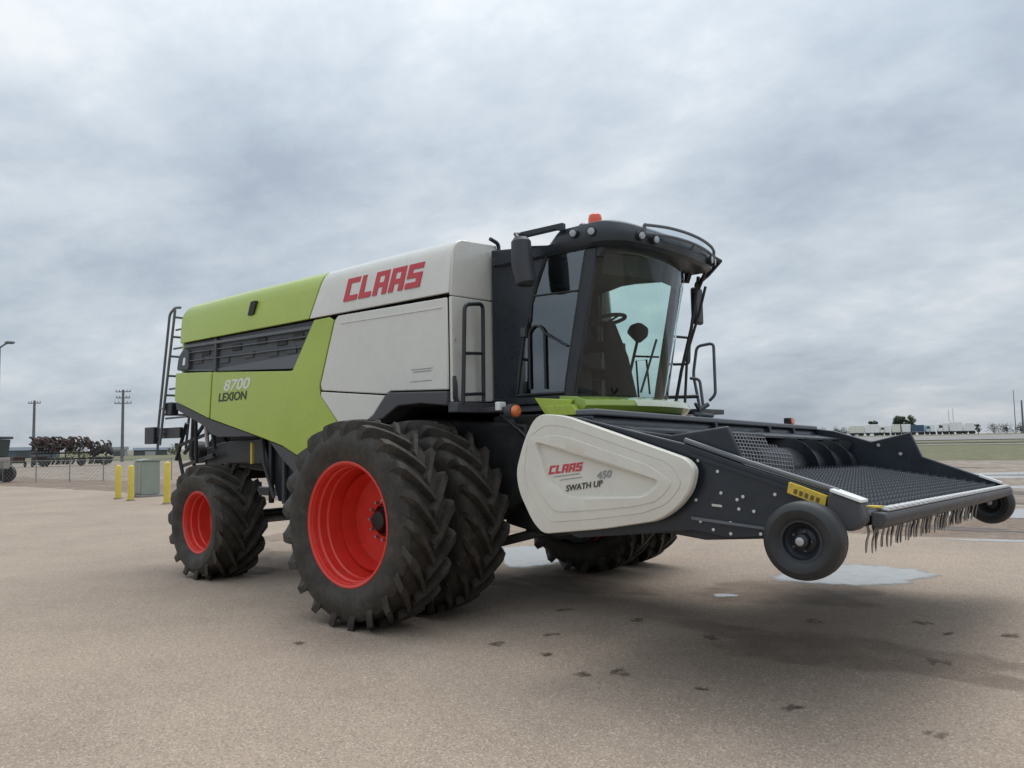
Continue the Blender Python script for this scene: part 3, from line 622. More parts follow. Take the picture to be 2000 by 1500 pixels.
part('control_console', MB().box(0.95, 1.30, -0.62, -0.40, 2.16, 2.82).box(1.0, 1.25, -0.85, -0.62, 2.16, 2.5), seatm, cb, bevel=0.03)
part('monitor', MB().prism(f2([(1.50, 2.90), (1.55, 2.98), (1.66, 3.00), (1.75, 2.93), (1.74, 2.84), (1.63, 2.77)], 0.03), 'y', 0.17, 0.23).tube((1.62, 0.2, 2.80), (1.50, 0.1, 2.2), 0.018), dark, cb, bevel=0.01)
part('inside_rail', MB().path([(1.15, 0.88, 2.72), (1.5, 0.88, 2.68)], 0.012).path([(1.22, 0.87, 2.2), (1.20, 0.87, 2.66), (1.34, 0.87, 2.66), (1.37, 0.87, 2.25)], 0.012), black, cb)
part('door_rail', MB().path(fillet([(1.02, -0.955, 2.26), (1.02, -0.955, 2.86), (1.12, -0.955, 2.92), (1.22, -0.955, 2.85), (1.22, -0.955, 2.25)], 0.05), 0.013).path([(1.22, -0.955, 2.82), (1.50, -0.95, 2.66)], 0.011).path([(1.08, -0.95, 3.22), (1.65, -0.95, 3.20)], 0.008).path([(1.06, -0.95, 3.20), (1.03, -0.95, 2.95)], 0.009), black, cb)
part('wiper', MB().path([(wind_x(-0.25, 2.2)+0.02, -0.25, 2.2), (wind_x(-0.1, 2.75)+0.03, -0.10, 2.75)], 0.012), black, cb)

# roof
def planform(k, n=40):
    base = [(0.52, -1.0), (1.25, -1.0), (1.47, -1.0), (1.95, -1.02), (2.22, -0.93), (2.33, -0.5), (2.37, 0), (2.33, 0.5), (2.22, 0.93), (1.95, 1.02), (1.47, 1.0), (1.25, 1.0), (0.52, 1.0)]
    p = f2(base, 0.12, 4); cx = 1.35
    return [(cx+(x-cx)*k, y*k) for x, y in p]
def roof_drop(x): return 0.30*max(0, x-1.95)**1.2 + 0.17*min(1, max(0, (1.45-x)/0.18))
rf = MB(); rf.smooth = True; rings = [(0.95, 3.60), (0.985, 3.635), (1.0, 3.70), (0.99, 3.78), (0.965, 3.835), (0.89, 3.862), (0.6, 3.88), (0.3, 3.885)]
nP = len(planform(1))
for k, z in rings:
    for x, y in planform(k):
        low = 0.0
        rf.v.append((x, y, z-(roof_drop(x) if z > 3.75 else (roof_drop(x)*0.45 if x > 1.7 else 0))-(low if z < 3.65 else 0)))
for i in range(len(rings)-1):
    for j in range(nP): rf.f.append((i*nP+j, i*nP+(j+1) % nP, (i+1)*nP+(j+1) % nP, (i+1)*nP+j))
rf.f += [tuple(range(nP)), tuple((len(rings)-1)*nP+j for j in range(nP))]
part('cab_roof', rf, roofm, cb)
for (x, y, z, dx, dy) in ((1.66, -1.02, 3.755, 0.15, -1), (1.87, -1.02, 3.735, 0.35, -1), (2.27, -0.78, 3.665, 1, -0.35), (2.32, -0.60, 3.65, 1, -0.2),
                          (2.32, 0.60, 3.65, 1, 0.2), (2.27, 0.78, 3.665, 1, 0.35), (1.87, 1.02, 3.735, 0.35, 1), (1.66, 1.02, 3.755, 0.15, 1)):
    dv = Vector((dx, dy, -0.1)).normalized(); p = Vector((x, y, z))
    hl = part('work_light', MB().path([p-dv*0.04, p+dv*0.022], 0.046, 16), dark, cb)
    part('lens', MB().path([p+dv*0.0225, p+dv*0.029, p+dv*0.033], [0.036, 0.034, 0.018], 16), glassl, hl)
bc = part('beacon', MB().lathe([(3.86, 0.075), (3.985, 0.075), (3.985, 0.06)], center=(1.52, -0.42, 0), axis='z', n=20, cap=True), dark, cb)
part('beacon_lens', MB().lathe([(3.985, 0.072), (4.05, 0.074), (4.09, 0.064), (4.11, 0.035), (4.118, 0.002)], center=(1.52, -0.42, 0), axis='z', n=20), orange, bc)
part('antenna_base', MB().lathe([(3.85, 0.05), (3.99, 0.045), (4.01, 0.02), (4.012, 0.001)], center=(1.42, -0.50, 0), axis='z', n=16), blackh, cb)
# side mirror arm + near mirror
part('roof_side_rail', MB().prism([(0.96, 3.83), (0.96, 3.89), (1.54, 3.885), (1.54, 3.80), (1.44, 3.83)], 'y', -1.04, -0.98), blackh, cb, bevel=0.008)
mr_ = part('mirror', MB().path([(1.21, -1.22, 3.27), (1.21, -1.22, 3.30), (1.18, -1.24, 3.5), (1.17, -1.24, 3.72), (1.17, -1.24, 3.76)], [0.075, 0.105, 0.11, 0.10, 0.07], 14), mat('mirror housing', (0.035, 0.038, 0.045), 0.45), cb)
mr_.data.transform(Matrix.Identity(4))
part('mirror_arm', MB().path([(1.17, -1.24, 3.72), (1.05, -1.18, 3.83), (1.0, -1.02, 3.86)], 0.02), blackh, cb)
mf = part('mirror', MB().box(1.80, 1.88, 1.12, 1.32, 3.06, 3.50), black, cb, bevel=0.03)
part('mirror_arm', MB().path([(2.22, 0.90, 3.74), (2.25, 1.0, 3.72), (2.05, 1.12, 3.62), (1.86, 1.2, 3.54), (1.84, 1.22, 3.48)], 0.030), blackh, cb)
part('mirror_arm', MB().path([(2.2, 0.85, 3.7), (1.95, 1.05, 3.45), (1.84, 1.15, 3.42)], 0.022), blackh, cb)
part('corner_rail', MB().path([(1.98, 1.0, 3.58), (1.87, 1.0, 3.0), (1.72, 1.0, 2.5), (1.62, 1.0, 2.08)], 0.020), black, cb)
part('corner_rail', MB().path([(2.05, 1.03, 3.46), (1.95, 1.04, 3.15), (1.78, 1.05, 2.72), (1.72, 1.05, 2.06)], 0.017), black, cb)
# roof light bar : two curved bars with end caps and clear strip
lb_a = [(2.30, -0.76, 3.685), (2.37, -0.45, 3.705), (2.40, -0.1, 3.715), (2.39, 0.25, 3.715), (2.33, 0.60, 3.715), (2.28, 0.78, 3.70)]
lb_b = [(x+0.005, y, z+0.085) for x, y, z in lb_a]
la, lb2 = smooth_path(lb_a), smooth_path(lb_b)
bar = part('roof_light_bar', MB().path(la, 0.016).path(lb2, 0.016).tube(la[0], lb2[0], 0.018).tube(la[-1], lb2[-1], 0.018).tube(la[0], (2.2, -0.72, 3.62), 0.014).tube(la[-1], (2.18, 0.75, 3.60), 0.014).tube(la[15], (2.3, 0.1, 3.60), 0.014), railm, cb)
sp = MB(); m_ = len(la); sp.v = [tuple(p) for p in la]+[tuple(p) for p in lb2]; sp.f = [(i, i+1, m_+i+1, m_+i) for i in range(m_-1)]
part('clear_strip', sp, glass('clear acrylic', (0.75, 0.80, 0.84), extra=0.10), bar)
# ledge under the windshield (lime), step platform
lg = MB(); lg.smooth = True; secs = [(0.00, 2.165), (0.20, 2.15), (0.30, 2.115), (0.32, 2.06), (0.26, 2.00), (0.0, 2.0)]
ny = 28
for i in range(ny+1):
    y = -1.02+2.14*i/ny; xb = 1.32+0.50*(1-min(1, abs(y/1.15))**2.2)
    for a, z in secs: lg.v.append((xb+a, y, z-0.03*i/ny))
k = len(secs); lg.f = [(i*k+j, (i+1)*k+j, (i+1)*k+(j+1) % k, i*k+(j+1) % k) for i in range(ny) for j in range(k)]+[tuple(range(k)), tuple(ny*k+j for j in range(k))]
part('front_ledge', lg, limeg, cb, bevel=0.005)
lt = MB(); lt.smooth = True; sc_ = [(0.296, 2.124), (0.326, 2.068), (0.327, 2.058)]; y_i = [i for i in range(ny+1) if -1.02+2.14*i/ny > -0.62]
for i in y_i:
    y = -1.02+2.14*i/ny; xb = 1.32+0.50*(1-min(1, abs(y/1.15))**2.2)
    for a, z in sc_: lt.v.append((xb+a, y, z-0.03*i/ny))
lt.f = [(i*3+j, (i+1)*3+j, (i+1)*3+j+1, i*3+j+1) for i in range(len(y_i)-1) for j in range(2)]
part('ledge_sheen', lt, mat('ledge sky sheen', (0.62, 0.66, 0.50), 0.25, coat=1.0, var=0.06), cb)  # sky reflection on the glossy lime ledge, put into the colour as a pale strip
part('front_ledge_bracket', MB().prism([(1.15, 2.16), (1.62, 2.12), (1.55, 1.98), (1.30, 1.96)], 'y', -1.06, -1.02), lime, cb, bevel=0.01)
for k in range(3): part('lime_cover', MB().prism([(1.30+0.12*k, 2.07), (1.42+0.12*k, 2.07), (1.50+0.12*k, 1.97), (1.38+0.12*k, 1.965)], 'y', -1.12, -1.06), lime, cb, bevel=0.008)
part('cab_base', MB().box(0.5, 1.75, -0.95, 0.95, 1.70, 2.0), dark, cb, bevel=0.02)
part('platform', MB().box(1.0, 1.95, 0.97, 1.62, 2.0, 2.06), black, cb, bevel=0.01)
# platform rails on the far side
part('hand_rail', MB().path(fillet([(1.70, 1.5, 2.03), (1.62, 1.5, 2.5), (1.68, 1.5, 2.84), (1.90, 1.5, 2.86), (1.90, 1.5, 2.24), (1.82, 1.5, 2.17)], 0.06), 0.019), railm, cb)
part('hand_rail', MB().path(fillet([(1.84, 1.3, 2.03), (1.80, 1.3, 2.42), (1.68, 1.3, 2.44)], 0.05), 0.019), railm, cb)
part('hand_rail', MB().path(fillet([(1.42, 1.4, 2.98), (1.64, 1.4, 2.94), (1.62, 1.4, 2.62), (1.34, 1.4, 2.64)], 0.05), 0.017), railm, cb)
part('rail_bracket', MB().path([(1.35, 1.1, 2.22), (1.75, 1.35, 2.22)], 0.022), black, cb)
# orange turn lamp near side + hoses
tl = part('turn_signal', MB().path([(0.93, -1.18, 2.03), (1.02, -1.2, 2.03)], 0.075, 16), dgrey, cb)
part('turn_lens', MB().path([(1.021, -1.2, 2.03), (1.05, -1.203, 2.03), (1.066, -1.205, 2.03)], [0.062, 0.055, 0.03], 16), amber, tl)
part('lamp_bracket', MB().box(0.55, 0.95, -1.22, -1.17, 2.03, 2.08), dgrey, cb, bevel=0.008)
part('reflector_plate', MB().box(0.80, 0.86, -1.26, -1.15, 2.04, 2.13), refl, cb, bevel=0.01)
for k in range(5):
    y = -0.92-0.05*k
    part('hydraulic_hose', MB().path(smooth_path([(0.75, y, 2.0), (0.95+0.05*k, y-0.05, 1.75), (1.35, y-0.04, 1.66-0.07*k), (1.9, y+0.1, 1.6-0.04*k), (2.5, y+0.3, 1.5)]), 0.016), black, cb)
# feeder house
part('feeder_house', MB().prism([(0.5, 1.75), (1.2, 1.95), (2.75, 1.80), (2.80, 1.12), (1.2, 0.72), (0.5, 0.85)], 'y', -0.78, 0.78), dark, cb, bevel=0.03)
part('feeder_side', MB().prism([(1.0, 1.80), (1.65, 1.74), (1.85, 1.45), (1.55, 1.12), (1.1, 1.2)], 'y', -0.86, -0.80), lime, cb, bevel=0.02)
part('lift_cylinder', MB().tube((0.3, -0.7, 0.62), (1.4, -0.7, 0.90), 0.05, 12).tube((1.4, -0.7, 0.90), (2.3, -0.7, 1.1), 0.03, 12), dgrey, cb)
part('lift_cylinder', MB().tube((0.3, 0.7, 0.62), (1.4, 0.7, 0.90), 0.05, 12).tube((1.4, 0.7, 0.90), (2.3, 0.7, 1.1), 0.03, 12), dgrey, cb)

# rear ladder, chopper, lamp panel
lad = part('ladder', MB().path(fillet([(-5.95, -1.42, 1.70), (-5.93, -1.42, 2.1), (-5.62, -1.42, 3.78), (-5.45, -1.42, 3.86), (-5.30, -1.42, 3.84)], 0.06), 0.02)
           .path(fillet([(-5.72, -1.50, 1.78), (-5.30, -1.50, 3.80)], 0.02), 0.02)
           .path(fillet([(-5.70, -1.10, 1.72), (-5.32, -1.10, 3.72), (-5.22, -1.10, 3.92)], 0.04), 0.02), railm, cb)
for k in range(7):
    z = 1.95+0.29*k; x = -5.72+0.42*(z-1.78)/2.02
    part('rung', MB().path([(x, -1.50, z), (x+0.01, -1.10, z)], 0.017), railm, lad)
for z, x in ((3.50, -5.34), (3.22, -5.40), (2.62, -5.52), (2.18, -5.62)):
    part('ladder_bracket', MB().path([(x, -1.46, z), (-5.06, -1.42, z+0.01)], 0.015), railm, lad)
part('ladder_bracket', MB().path([(-5.9, -1.42, 2.35), (-5.6, -1.46, 2.32)], 0.015).path([(-5.94, -1.42, 2.02), (-5.68, -1.46, 2.02)], 0.02), railm, lad)
part('ladder_latch', MB().box(-5.62, -5.42, -1.48, -1.36, 2.22, 2.42), black, cb, bevel=0.02)
part('tail_lamp_panel', MB().box(-6.22, -5.92, -1.50, -1.44, 1.80, 2.06), black, cb, bevel=0.01)
part('tail_lamp_beam', MB().box(-5.93, -5.2, -1.46, -1.40, 1.88, 2.04), black, cb, bevel=0.01)
part('tail_lamp_panel', MB().box(-6.22, -5.92, 1.44, 1.50, 1.80, 2.06), black, cb, bevel=0.01)
part('straw_chopper', MB().lathe([(-1.0, 0.30), (1.0, 0.30)], center=(-4.95, 0, 1.62), n=20, cap=True), dark, cb)
part('chopper_hood', MB().prism([(-5.1, 2.2), (-5.0, 1.95), (-5.35, 1.75), (-5.42, 1.45), (-5.05, 1.25), (-4.6, 1.25), (-4.5, 1.9), (-4.7, 2.2)], 'y', -0.95, 0.95), dark, cb, bevel=0.02)
part('chopper_disc', MB().lathe([(-1.12, 0.03), (-1.10, 0.16), (-1.04, 0.17), (-0.96, 0.17)], center=(-5.45, 0, 1.66), n=24), dgrey, cb)
for a, b in (((-5.3, -1.3, 2.1), (-5.6, -1.3, 1.55)), ((-5.1, -1.3, 2.3), (-5.15, -1.3, 1.6)), ((-4.95, -1.35, 2.25), (-5.0, -1.3, 1.5)), ((-5.6, -1.3, 1.75), (-4.6, -1.3, 1.95)), ((-5.65, -1.2, 1.45), (-4.6, -1.25, 1.62)),
             ((-4.32, -1.45, 2.05), (-4.32, -1.40, 1.70)), ((-5.7, -1.25, 1.8), (-5.55, -1.2, 1.25)), ((-5.3, -1.2, 1.6), (-5.25, -1.15, 1.2)), ((-4.75, -1.3, 2.1), (-5.35, -1.3, 1.65))):
    part('frame_strut', MB().tube(a, b, 0.028), black, cb)
part('frame_strut', MB().tube((-4.42, -1.48, 2.05), (-4.44, -1.44, 1.74), 0.03), steel, cb)
part('mudguard', MB().prism([(-5.0, 1.72), (-4.6, 1.80), (-3.5, 1.85), (-3.35, 1.40), (-3.6, 1.50), (-4.4, 1.50), (-4.75, 1.3), (-4.95, 1.35)], 'y', -1.15, -1.05), black, cb, bevel=0.02)
part('tow_hitch', MB().box(-5.6, -4.4, -0.06, 0.06, 0.95, 1.08).box(-5.7, -5.55, -0.15, 0.15, 0.85, 1.15), black, cb, bevel=0.01)

# ------------------------------------------------------------------ pickup header (tilted 1.4 degrees sideways)
TILT = 0.0245
hd = thing('pickup_header', 'wide black crop pickup header with cream end shield mounted on the front of the harvester', 'pickup header', (3.6, 0, 0))
def zl(z): return z-0.06       # near side: world height -> header frame
def zf(z): return z+0.06       # far side
def pz(poly, f): return [(a, f(b)) for a, b in poly]
# near and far end plates
near = [(2.35, 1.92), (2.62, 1.90), (3.53, 1.68), (3.92, 1.545), (4.50, 1.37), (4.64, 1.325), (4.66, 1.21), (4.55, 1.18), (4.3, 1.15), (4.0, 1.085), (3.80, 1.065), (3.54, 1.10), (2.6, 1.0), (2.3, 1.1)]
sp_n = part('side_plate', MB().prism(pz(near, zl), 'y', -2.45, -2.40), blackh, hd, bevel=0.012)
part('top_rail', MB().path([(3.50, -2.44, zl(1.71)), (3.93, -2.44, zl(1.565)), (4.50, -2.44, zl(1.39))], 0.018, 8), railm, hd)
part('side_flange', MB().prism(pz([(3.55, 1.20), (4.05, 1.155), (4.05, 1.14), (3.55, 1.18)], zl), 'y', -2.475, -2.45), railm, hd)
part('side_flange', MB().prism(pz([(3.55, 1.625), (4.62, 1.28), (4.62, 1.26), (3.55, 1.60)], zl), 'y', -2.468, -2.45), blackh, hd)
nose = [(4.47, 1.395), (4.64, 1.335), (4.67, 1.22), (4.60, 1.16), (4.50, 1.17), (4.45, 1.30)]
part('end_nose', MB().prism(pz(f2(nose, 0.03), zl), 'y', -2.52, -2.40), dgrey, hd, bevel=0.015)
part('reflector_strip', MB().prism(pz([(4.48, 1.407), (4.655, 1.346), (4.652, 1.328), (4.477, 1.389)], zl), 'y', -2.532, -2.40), refl, hd, bevel=0.003)
inner_n = [(2.4, 1.90), (3.03, 1.80), (3.37, 1.75), (3.79, 1.80), (3.90, 1.56), (3.90, 1.2), (2.4, 1.2)]
part('deflector', MB().prism(pz(inner_n, zl), 'y', -2.395, -2.36), blackh, hd, bevel=0.012)
far = [(2.4, 1.86), (2.95, 1.78), (3.37, 1.645), (3.79, 1.745), (3.90, 1.47), (4.66, 1.18), (4.66, 1.05), (4.0, 0.95), (2.6, 0.95), (2.4, 1.1)]
part('side_plate', MB().prism(pz(far, zf), 'y', 2.40, 2.45), blackh, hd, bevel=0.012)
part('reflector_strip', MB().prism(pz([(4.45, 1.275), (4.65, 1.20), (4.65, 1.178), (4.45, 1.252)], zf), 'y', 2.36, 2.46), refl, hd)
# bolts
for bx_, bz in ((3.74, 1.5), (3.93, 1.49), (3.76, 1.36), (3.87, 1.32), (3.91, 1.34), (3.58, 1.31), (3.88, 1.26), (3.98, 1.25), (4.12, 1.36), (3.61, 1.17), (3.70, 1.12), (3.82, 1.17), (3.82, 1.10), (4.02, 1.11), (3.60, 1.57), (3.54, 1.41)):
    part('bolt', MB().lathe([(-2.45, 0.011), (-2.462, 0.011), (-2.464, 0.0)], center=(bx_, 0, zl(bz)), n=8), boltm, hd)
part('makers_plate', MB().prism(pz([(3.69, 1.288), (3.76, 1.283), (3.765, 1.268), (3.695, 1.272)], zl), 'y', -2.458, -2.45), boltm, hd)
for bx_, bz in ((3.05, 1.62), (3.12, 1.62), (3.45, 1.60), (3.68, 1.50)):
    part('bolt', MB().lathe([(2.40, 0.02), (2.385, 0.02), (2.384, 0.0)], center=(bx_, 0, zf(bz)), n=8), boltm, hd)
# back wall with cap
wallp = [(-2.40, zl(1.2)), (2.40, zf(1.0)), (2.40, 1.885), (-2.40, 1.885)]
part('back_wall', MB().prism([(2.60, 1.85), (2.72, 1.85), (2.86, 1.55), (2.80, 1.20), (2.70, 1.05), (2.55, 1.05)], 'y', -2.40, 2.40), blackh, hd, bevel=0.01)
part('top_cap', MB().box(2.56, 2.76, -2.40, 2.40, 1.852, 1.90), railm, hd, bevel=0.012)
for y in (-0.4, 0.9, 1.6): part('back_rib', MB().box(2.72, 2.775, y-0.02, y+0.02, 1.56, 1.85), blackh, hd, bevel=0.005)
part('crop_guard', MB().prism([(2.72, 1.80), (3.05, 1.74), (3.05, 1.72), (2.72, 1.78)], 'y', -2.36, 2.38), blackh, hd)
part('work_lamp', MB().box(2.62, 2.70, 1.68, 1.80, 1.90, 1.98), dark, hd, bevel=0.012)
part('lamp_lens', MB().box(2.70, 2.712, 1.695, 1.785, 1.91, 1.97), amber, hd, bevel=0.005)
part('header_bracket', MB().path([(2.66, -0.55, 1.90), (2.66, -0.50, 1.98), (2.70, -0.42, 2.03)], 0.022).path([(2.66, -0.62, 1.93), (2.66, -0.25, 1.93)], 0.02).path([(2.66, -0.5, 1.95), (2.66, -0.6, 2.03)], 0.015), black, hd)
# underside
part('underside_frame', MB().prism([(2.5, 1.1), (3.6, 0.98), (4.1, 1.02), (4.55, 1.10), (4.55, 1.16), (3.6, 1.12), (2.6, 1.2)], 'y', -2.38, 2.38), black, hd, bevel=0.01)
# auger
ag = part('auger', MB().lathe([(-2.30, 0.20), (2.34, 0.20)], center=(3.02, 0, 1.43), n=28, cap=True), black, hd)
def flight(y0, y1, hand, ph):
    mb = MB(); mb.smooth = True; n = int(abs(y1-y0)*40)
    for i in range(n+1):
        y = y0+(y1-y0)*i/n; a = ph+hand*2*math.pi*(y-y0)/0.55
        for q, dy in ((0.19, -0.004), (0.30, -0.004), (0.30, 0.004), (0.19, 0.004)): mb.v.append((3.02+q*math.cos(a), y+dy, 1.43+q*math.sin(a)))
    for i in range(n):
        for j in range(4): mb.f.append((i*4+j, i*4+(j+1) % 4, i*4+4+(j+1) % 4, i*4+4+j))
    return mb
part('flighting', flight(-2.28, -0.5, 1, 0.4), black, ag); part('flighting', flight(2.32, 0.5, -1, 1.0), black, ag)
# belts: sloping up to the rear then a near-end net guard over the auger
def belt_z(x): return 1.215+(4.60-x)*0.15
b1 = MB(); xs_ = [3.22, 3.35, 3.8, 4.1, 4.35, 4.52, 4.60, 4.66, 4.68, 4.66, 4.58]; zs_ = [1.30, belt_z(3.35), belt_z(3.8), belt_z(4.1), belt_z(4.35), belt_z(4.52), 1.205, 1.18, 1.14, 1.10, 1.07]
for nme, ya, yb in (('belt', -2.34, -0.80), ('belt', -0.77, 0.77), ('belt', 0.80, 2.36)):
    b1 = MB(); b1.smooth = True
    for x, z in zip(xs_, zs_): b1.v += [(x, ya, z), (x, yb, z)]
    b1.f = [(2*i, 2*i+1, 2*i+3, 2*i+2) for i in range(len(xs_)-1)]
    part(nme, b1, beltm, hd)
# diamond ribs and rubber fingers of the belt, one joined part
dm = MB()
def ribseg(a, b, wd=0.007, h=0.008):
    a, b = Vector(a), Vector(b); t = (b-a).normalized(); s_ = Vector((-t.y, t.x, 0)).normalized()*wd
    vs = [a-s_, a+Vector((0, 0, h)), a+s_, b-s_, b+Vector((0, 0, h)), b+s_]
    dm.add(vs, [(0, 1, 4, 3), (1, 2, 5, 4)])
gx = [3.33+0.09*i for i in range(15)]
for i in range(len(gx)-1):
    y = -2.32+(0.045 if i % 2 else 0)
    while y < 2.30:
        z0, z1 = belt_z(gx[i])+0.001, belt_z(gx[i+1])+0.001
        ribseg((gx[i], y, z0), (gx[i+1], y+0.045, z1)); ribseg((gx[i], y+0.09, z0), (gx[i+1], y+0.045, z1)); y += 0.09
for i in range(len(gx)):
    y = -2.32+(0.045 if i % 2 else 0)
    while y < 2.32:
        z = belt_z(gx[i]); s_ = 0.011
        dm.add([(gx[i]-s_, y-s_, z), (gx[i]+s_, y-s_, z), (gx[i]+s_, y+s_, z), (gx[i]-s_, y+s_, z), (gx[i]+0.012, y, z+0.038)], [(0, 1, 4), (1, 2, 4), (2, 3, 4), (3, 0, 4)]); y += 0.09
o = part('belt_fingers', dm, mat('belt finger rubber', (0.062, 0.066, 0.080), 0.45, var=0.2), hd, smooth=False); o['kind'] = 'stuff'
# light net guard at the near end rising over the auger
net = MB()
def netp(a, b):            # lies on the auger and the rear of the belt: a up, b across
    t = a*1.25-0.15; return (3.37-0.16*a-0.10*max(0, a-0.5), -1.40+1.35*b+0.25*a, 1.43+0.31*a-0.10*b*(1-a))
for i in range(21):
    b = i/20; net.path([netp(k/8, b) for k in range(9-int(3*abs(2*b-0.7)))], 0.0065, 4)
for k in range(12):
    a = k/11; net.path([netp(a, j/12) for j in range(13 if a < 0.6 else 9)], 0.0065, 4)
o = part('end_net', net, netm, hd); o['kind'] = 'stuff'
# front bar
part('front_bar', MB().prism([(4.66, 1.215), (4.74, 1.205), (4.75, 1.17), (4.72, 1.12), (4.66, 1.12)], 'y', -2.38, 2.38), dgrey, hd, bevel=0.01)
part('front_strip', MB().prism([(4.665, 1.2205), (4.735, 1.211), (4.736, 1.219), (4.665, 1.2295)], 'y', -2.30, 2.36), steel, hd)
for k in range(34):
    y = -2.20+0.135*k
    part('strip_clip', MB().box(4.675, 4.725, y, y+0.075, 1.2215+0.002, 1.2335), refl, hd)
part('warning_label', MB().box(4.62, 4.70, -2.36, -2.24, 1.232, 1.242), yellowd, hd)
# spring tines under the bar
for row, (x0, z0, n, sp, m_) in enumerate(((4.625, 1.125, 32, 0.11, tan_t), (4.615, 1.125, 32, 0.11, black))):
    for k in range(n):
        y = -2.34+0.045*row+sp*k
        if k == 0: tn = part('tine', MB().path(smooth_path([(x0, y, z0), (x0+0.005, y+0.01, z0-0.045), (x0-0.006, y-0.002, z0-0.095), (x0-0.010, y-0.012, z0-0.160)], 3), [0.0065]*8+[0.005, 0.0035], 5), m_, hd, at=(x0, y, z0))
        else:
            c = share(tn, (x0+random.uniform(-.008, .008), y, z0+random.uniform(-.010, .010)), hd); c.rotation_euler = (random.uniform(-.04, .04), random.uniform(-.05, .05), random.uniform(-.08, .08))
# decal plate
part('warning_decal', MB().prism(pz([(4.225, 1.440), (4.45, 1.360), (4.435, 1.297), (4.212, 1.375)], zl), 'y', -2.50, -2.452), yellowd, hd)
for k in range(5): part('decal_mark', MB().prism(pz([(4.258+0.033*k, 1.400-0.0115*k), (4.278+0.033*k, 1.393-0.0115*k), (4.270+0.033*k, 1.366-0.0115*k), (4.251+0.033*k, 1.373-0.0115*k)], zl), 'y', -2.5025, -2.4985), mat('decal print', (0.16, 0.10, 0.02), 0.5) if k == 0 else MATS['decal print'], hd)
# cream end shield, moulded with triangular recess
outer = f2([(2.30, 1.93), (2.55, 1.915), (3.0, 1.77), (3.57, 1.585), (3.63, 1.52), (3.60, 1.38), (3.50, 1.26), (3.35, 1.165), (2.89, 1.085), (2.36, 1.02), (2.26, 1.11), (2.13, 1.33), (2.10, 1.49), (2.18, 1.73)], 0.10, 5)
rec = f2([(2.30, 1.72), (3.38, 1.435), (3.25, 1.325), (2.60, 1.305), (2.42, 1.42)], 0.06, 5)
cxx, czz = 2.72, 1.47
def ray_hit(poly, a):
    dx, dz = math.cos(a), math.sin(a); best = 0
    for i in range(len(poly)):
        (x1, z1), (x2, z2) = poly[i], poly[(i+1) % len(poly)]; x1 -= cxx; x2 -= cxx; z1 -= czz; z2 -= czz
        ex, ez = x2-x1, z2-z1; den_ = dx*ez-dz*ex
        if abs(den_) < 1e-9: continue
        t = (x1*ez-z1*ex)/den_; s_ = (x1*dz-z1*dx)/den_
        if t > 0 and -1e-6 <= s_ <= 1+1e-6: best = max(best, t)
    return best
NA = 144; sh = MB(); sh.smooth = True
angs = sorted(set([2*math.pi*i/NA for i in range(NA)]+[math.atan2(z-czz, x-cxx) % (2*math.pi) for x, z in outer+rec]))
layers = [('o', 1.0, -2.50), ('o', 0.998, -2.548), ('o', 0.985, -2.562), ('l', 0.30, -2.570), ('l', 0.315, -2.565), ('l', 0.33, -2.571), ('l', 0.58, -2.574), ('l', 0.595, -2.579), ('l', 0.93, -2.582), ('r', 1.0, -2.576), ('r', 0.955, -2.548), ('r', 0.5, -2.548), ('r', 0.02, -2.548)]
for kind_, kk, y in layers:
    for a in angs:
        ro, rrr = ray_hit(outer, a), ray_hit(rec, a)
        q = ro*kk if kind_ == 'o' else (rrr*kk if kind_ == 'r' else ro+(rrr-ro)*kk)
        sh.v.append((cxx+q*math.cos(a), y, zl(czz+q*math.sin(a))))
na = len(angs)
sh.f = [(i*na+j, i*na+(j+1) % na, (i+1)*na+(j+1) % na, (i+1)*na+j) for i in range(len(layers)-1) for j in range(na)]+[tuple((len(layers)-1)*na+j for j in range(na))]
es = part('end_shield', sh, shieldw, hd)
es.data.set_sharp_from_angle(angle=R(22))
blocks('CLAAS', 2.415, zl(1.468), 0.30, 0.062, lambda z: -2.552, redl, es, rise=0.10, slant=0.3, th=0.002)
for w_, x, z, s_, m_, st in (('SWATH UP', 2.575, 1.345, 0.062, blackl, 1.05), ('450', 2.85, 1.44, 0.070, greyl, 1.2), ('________', 2.47, 1.462, 0.028, greyl, 1.0)):
    if '_' in w_: continue
    t = text(w_, x, -2.552, zl(z), s_, m_, es, rise=0.14, stretch=st)
part('decal', MB().prism(pz([(2.46, 1.447), (2.70, 1.475), (2.70, 1.481), (2.46, 1.453)], zl), 'y', -2.551, -2.5485).prism(pz([(2.52, 1.425), (2.72, 1.45), (2.72, 1.455), (2.52, 1.430)], zl), 'y', -2.551, -2.5485), greyl, es)
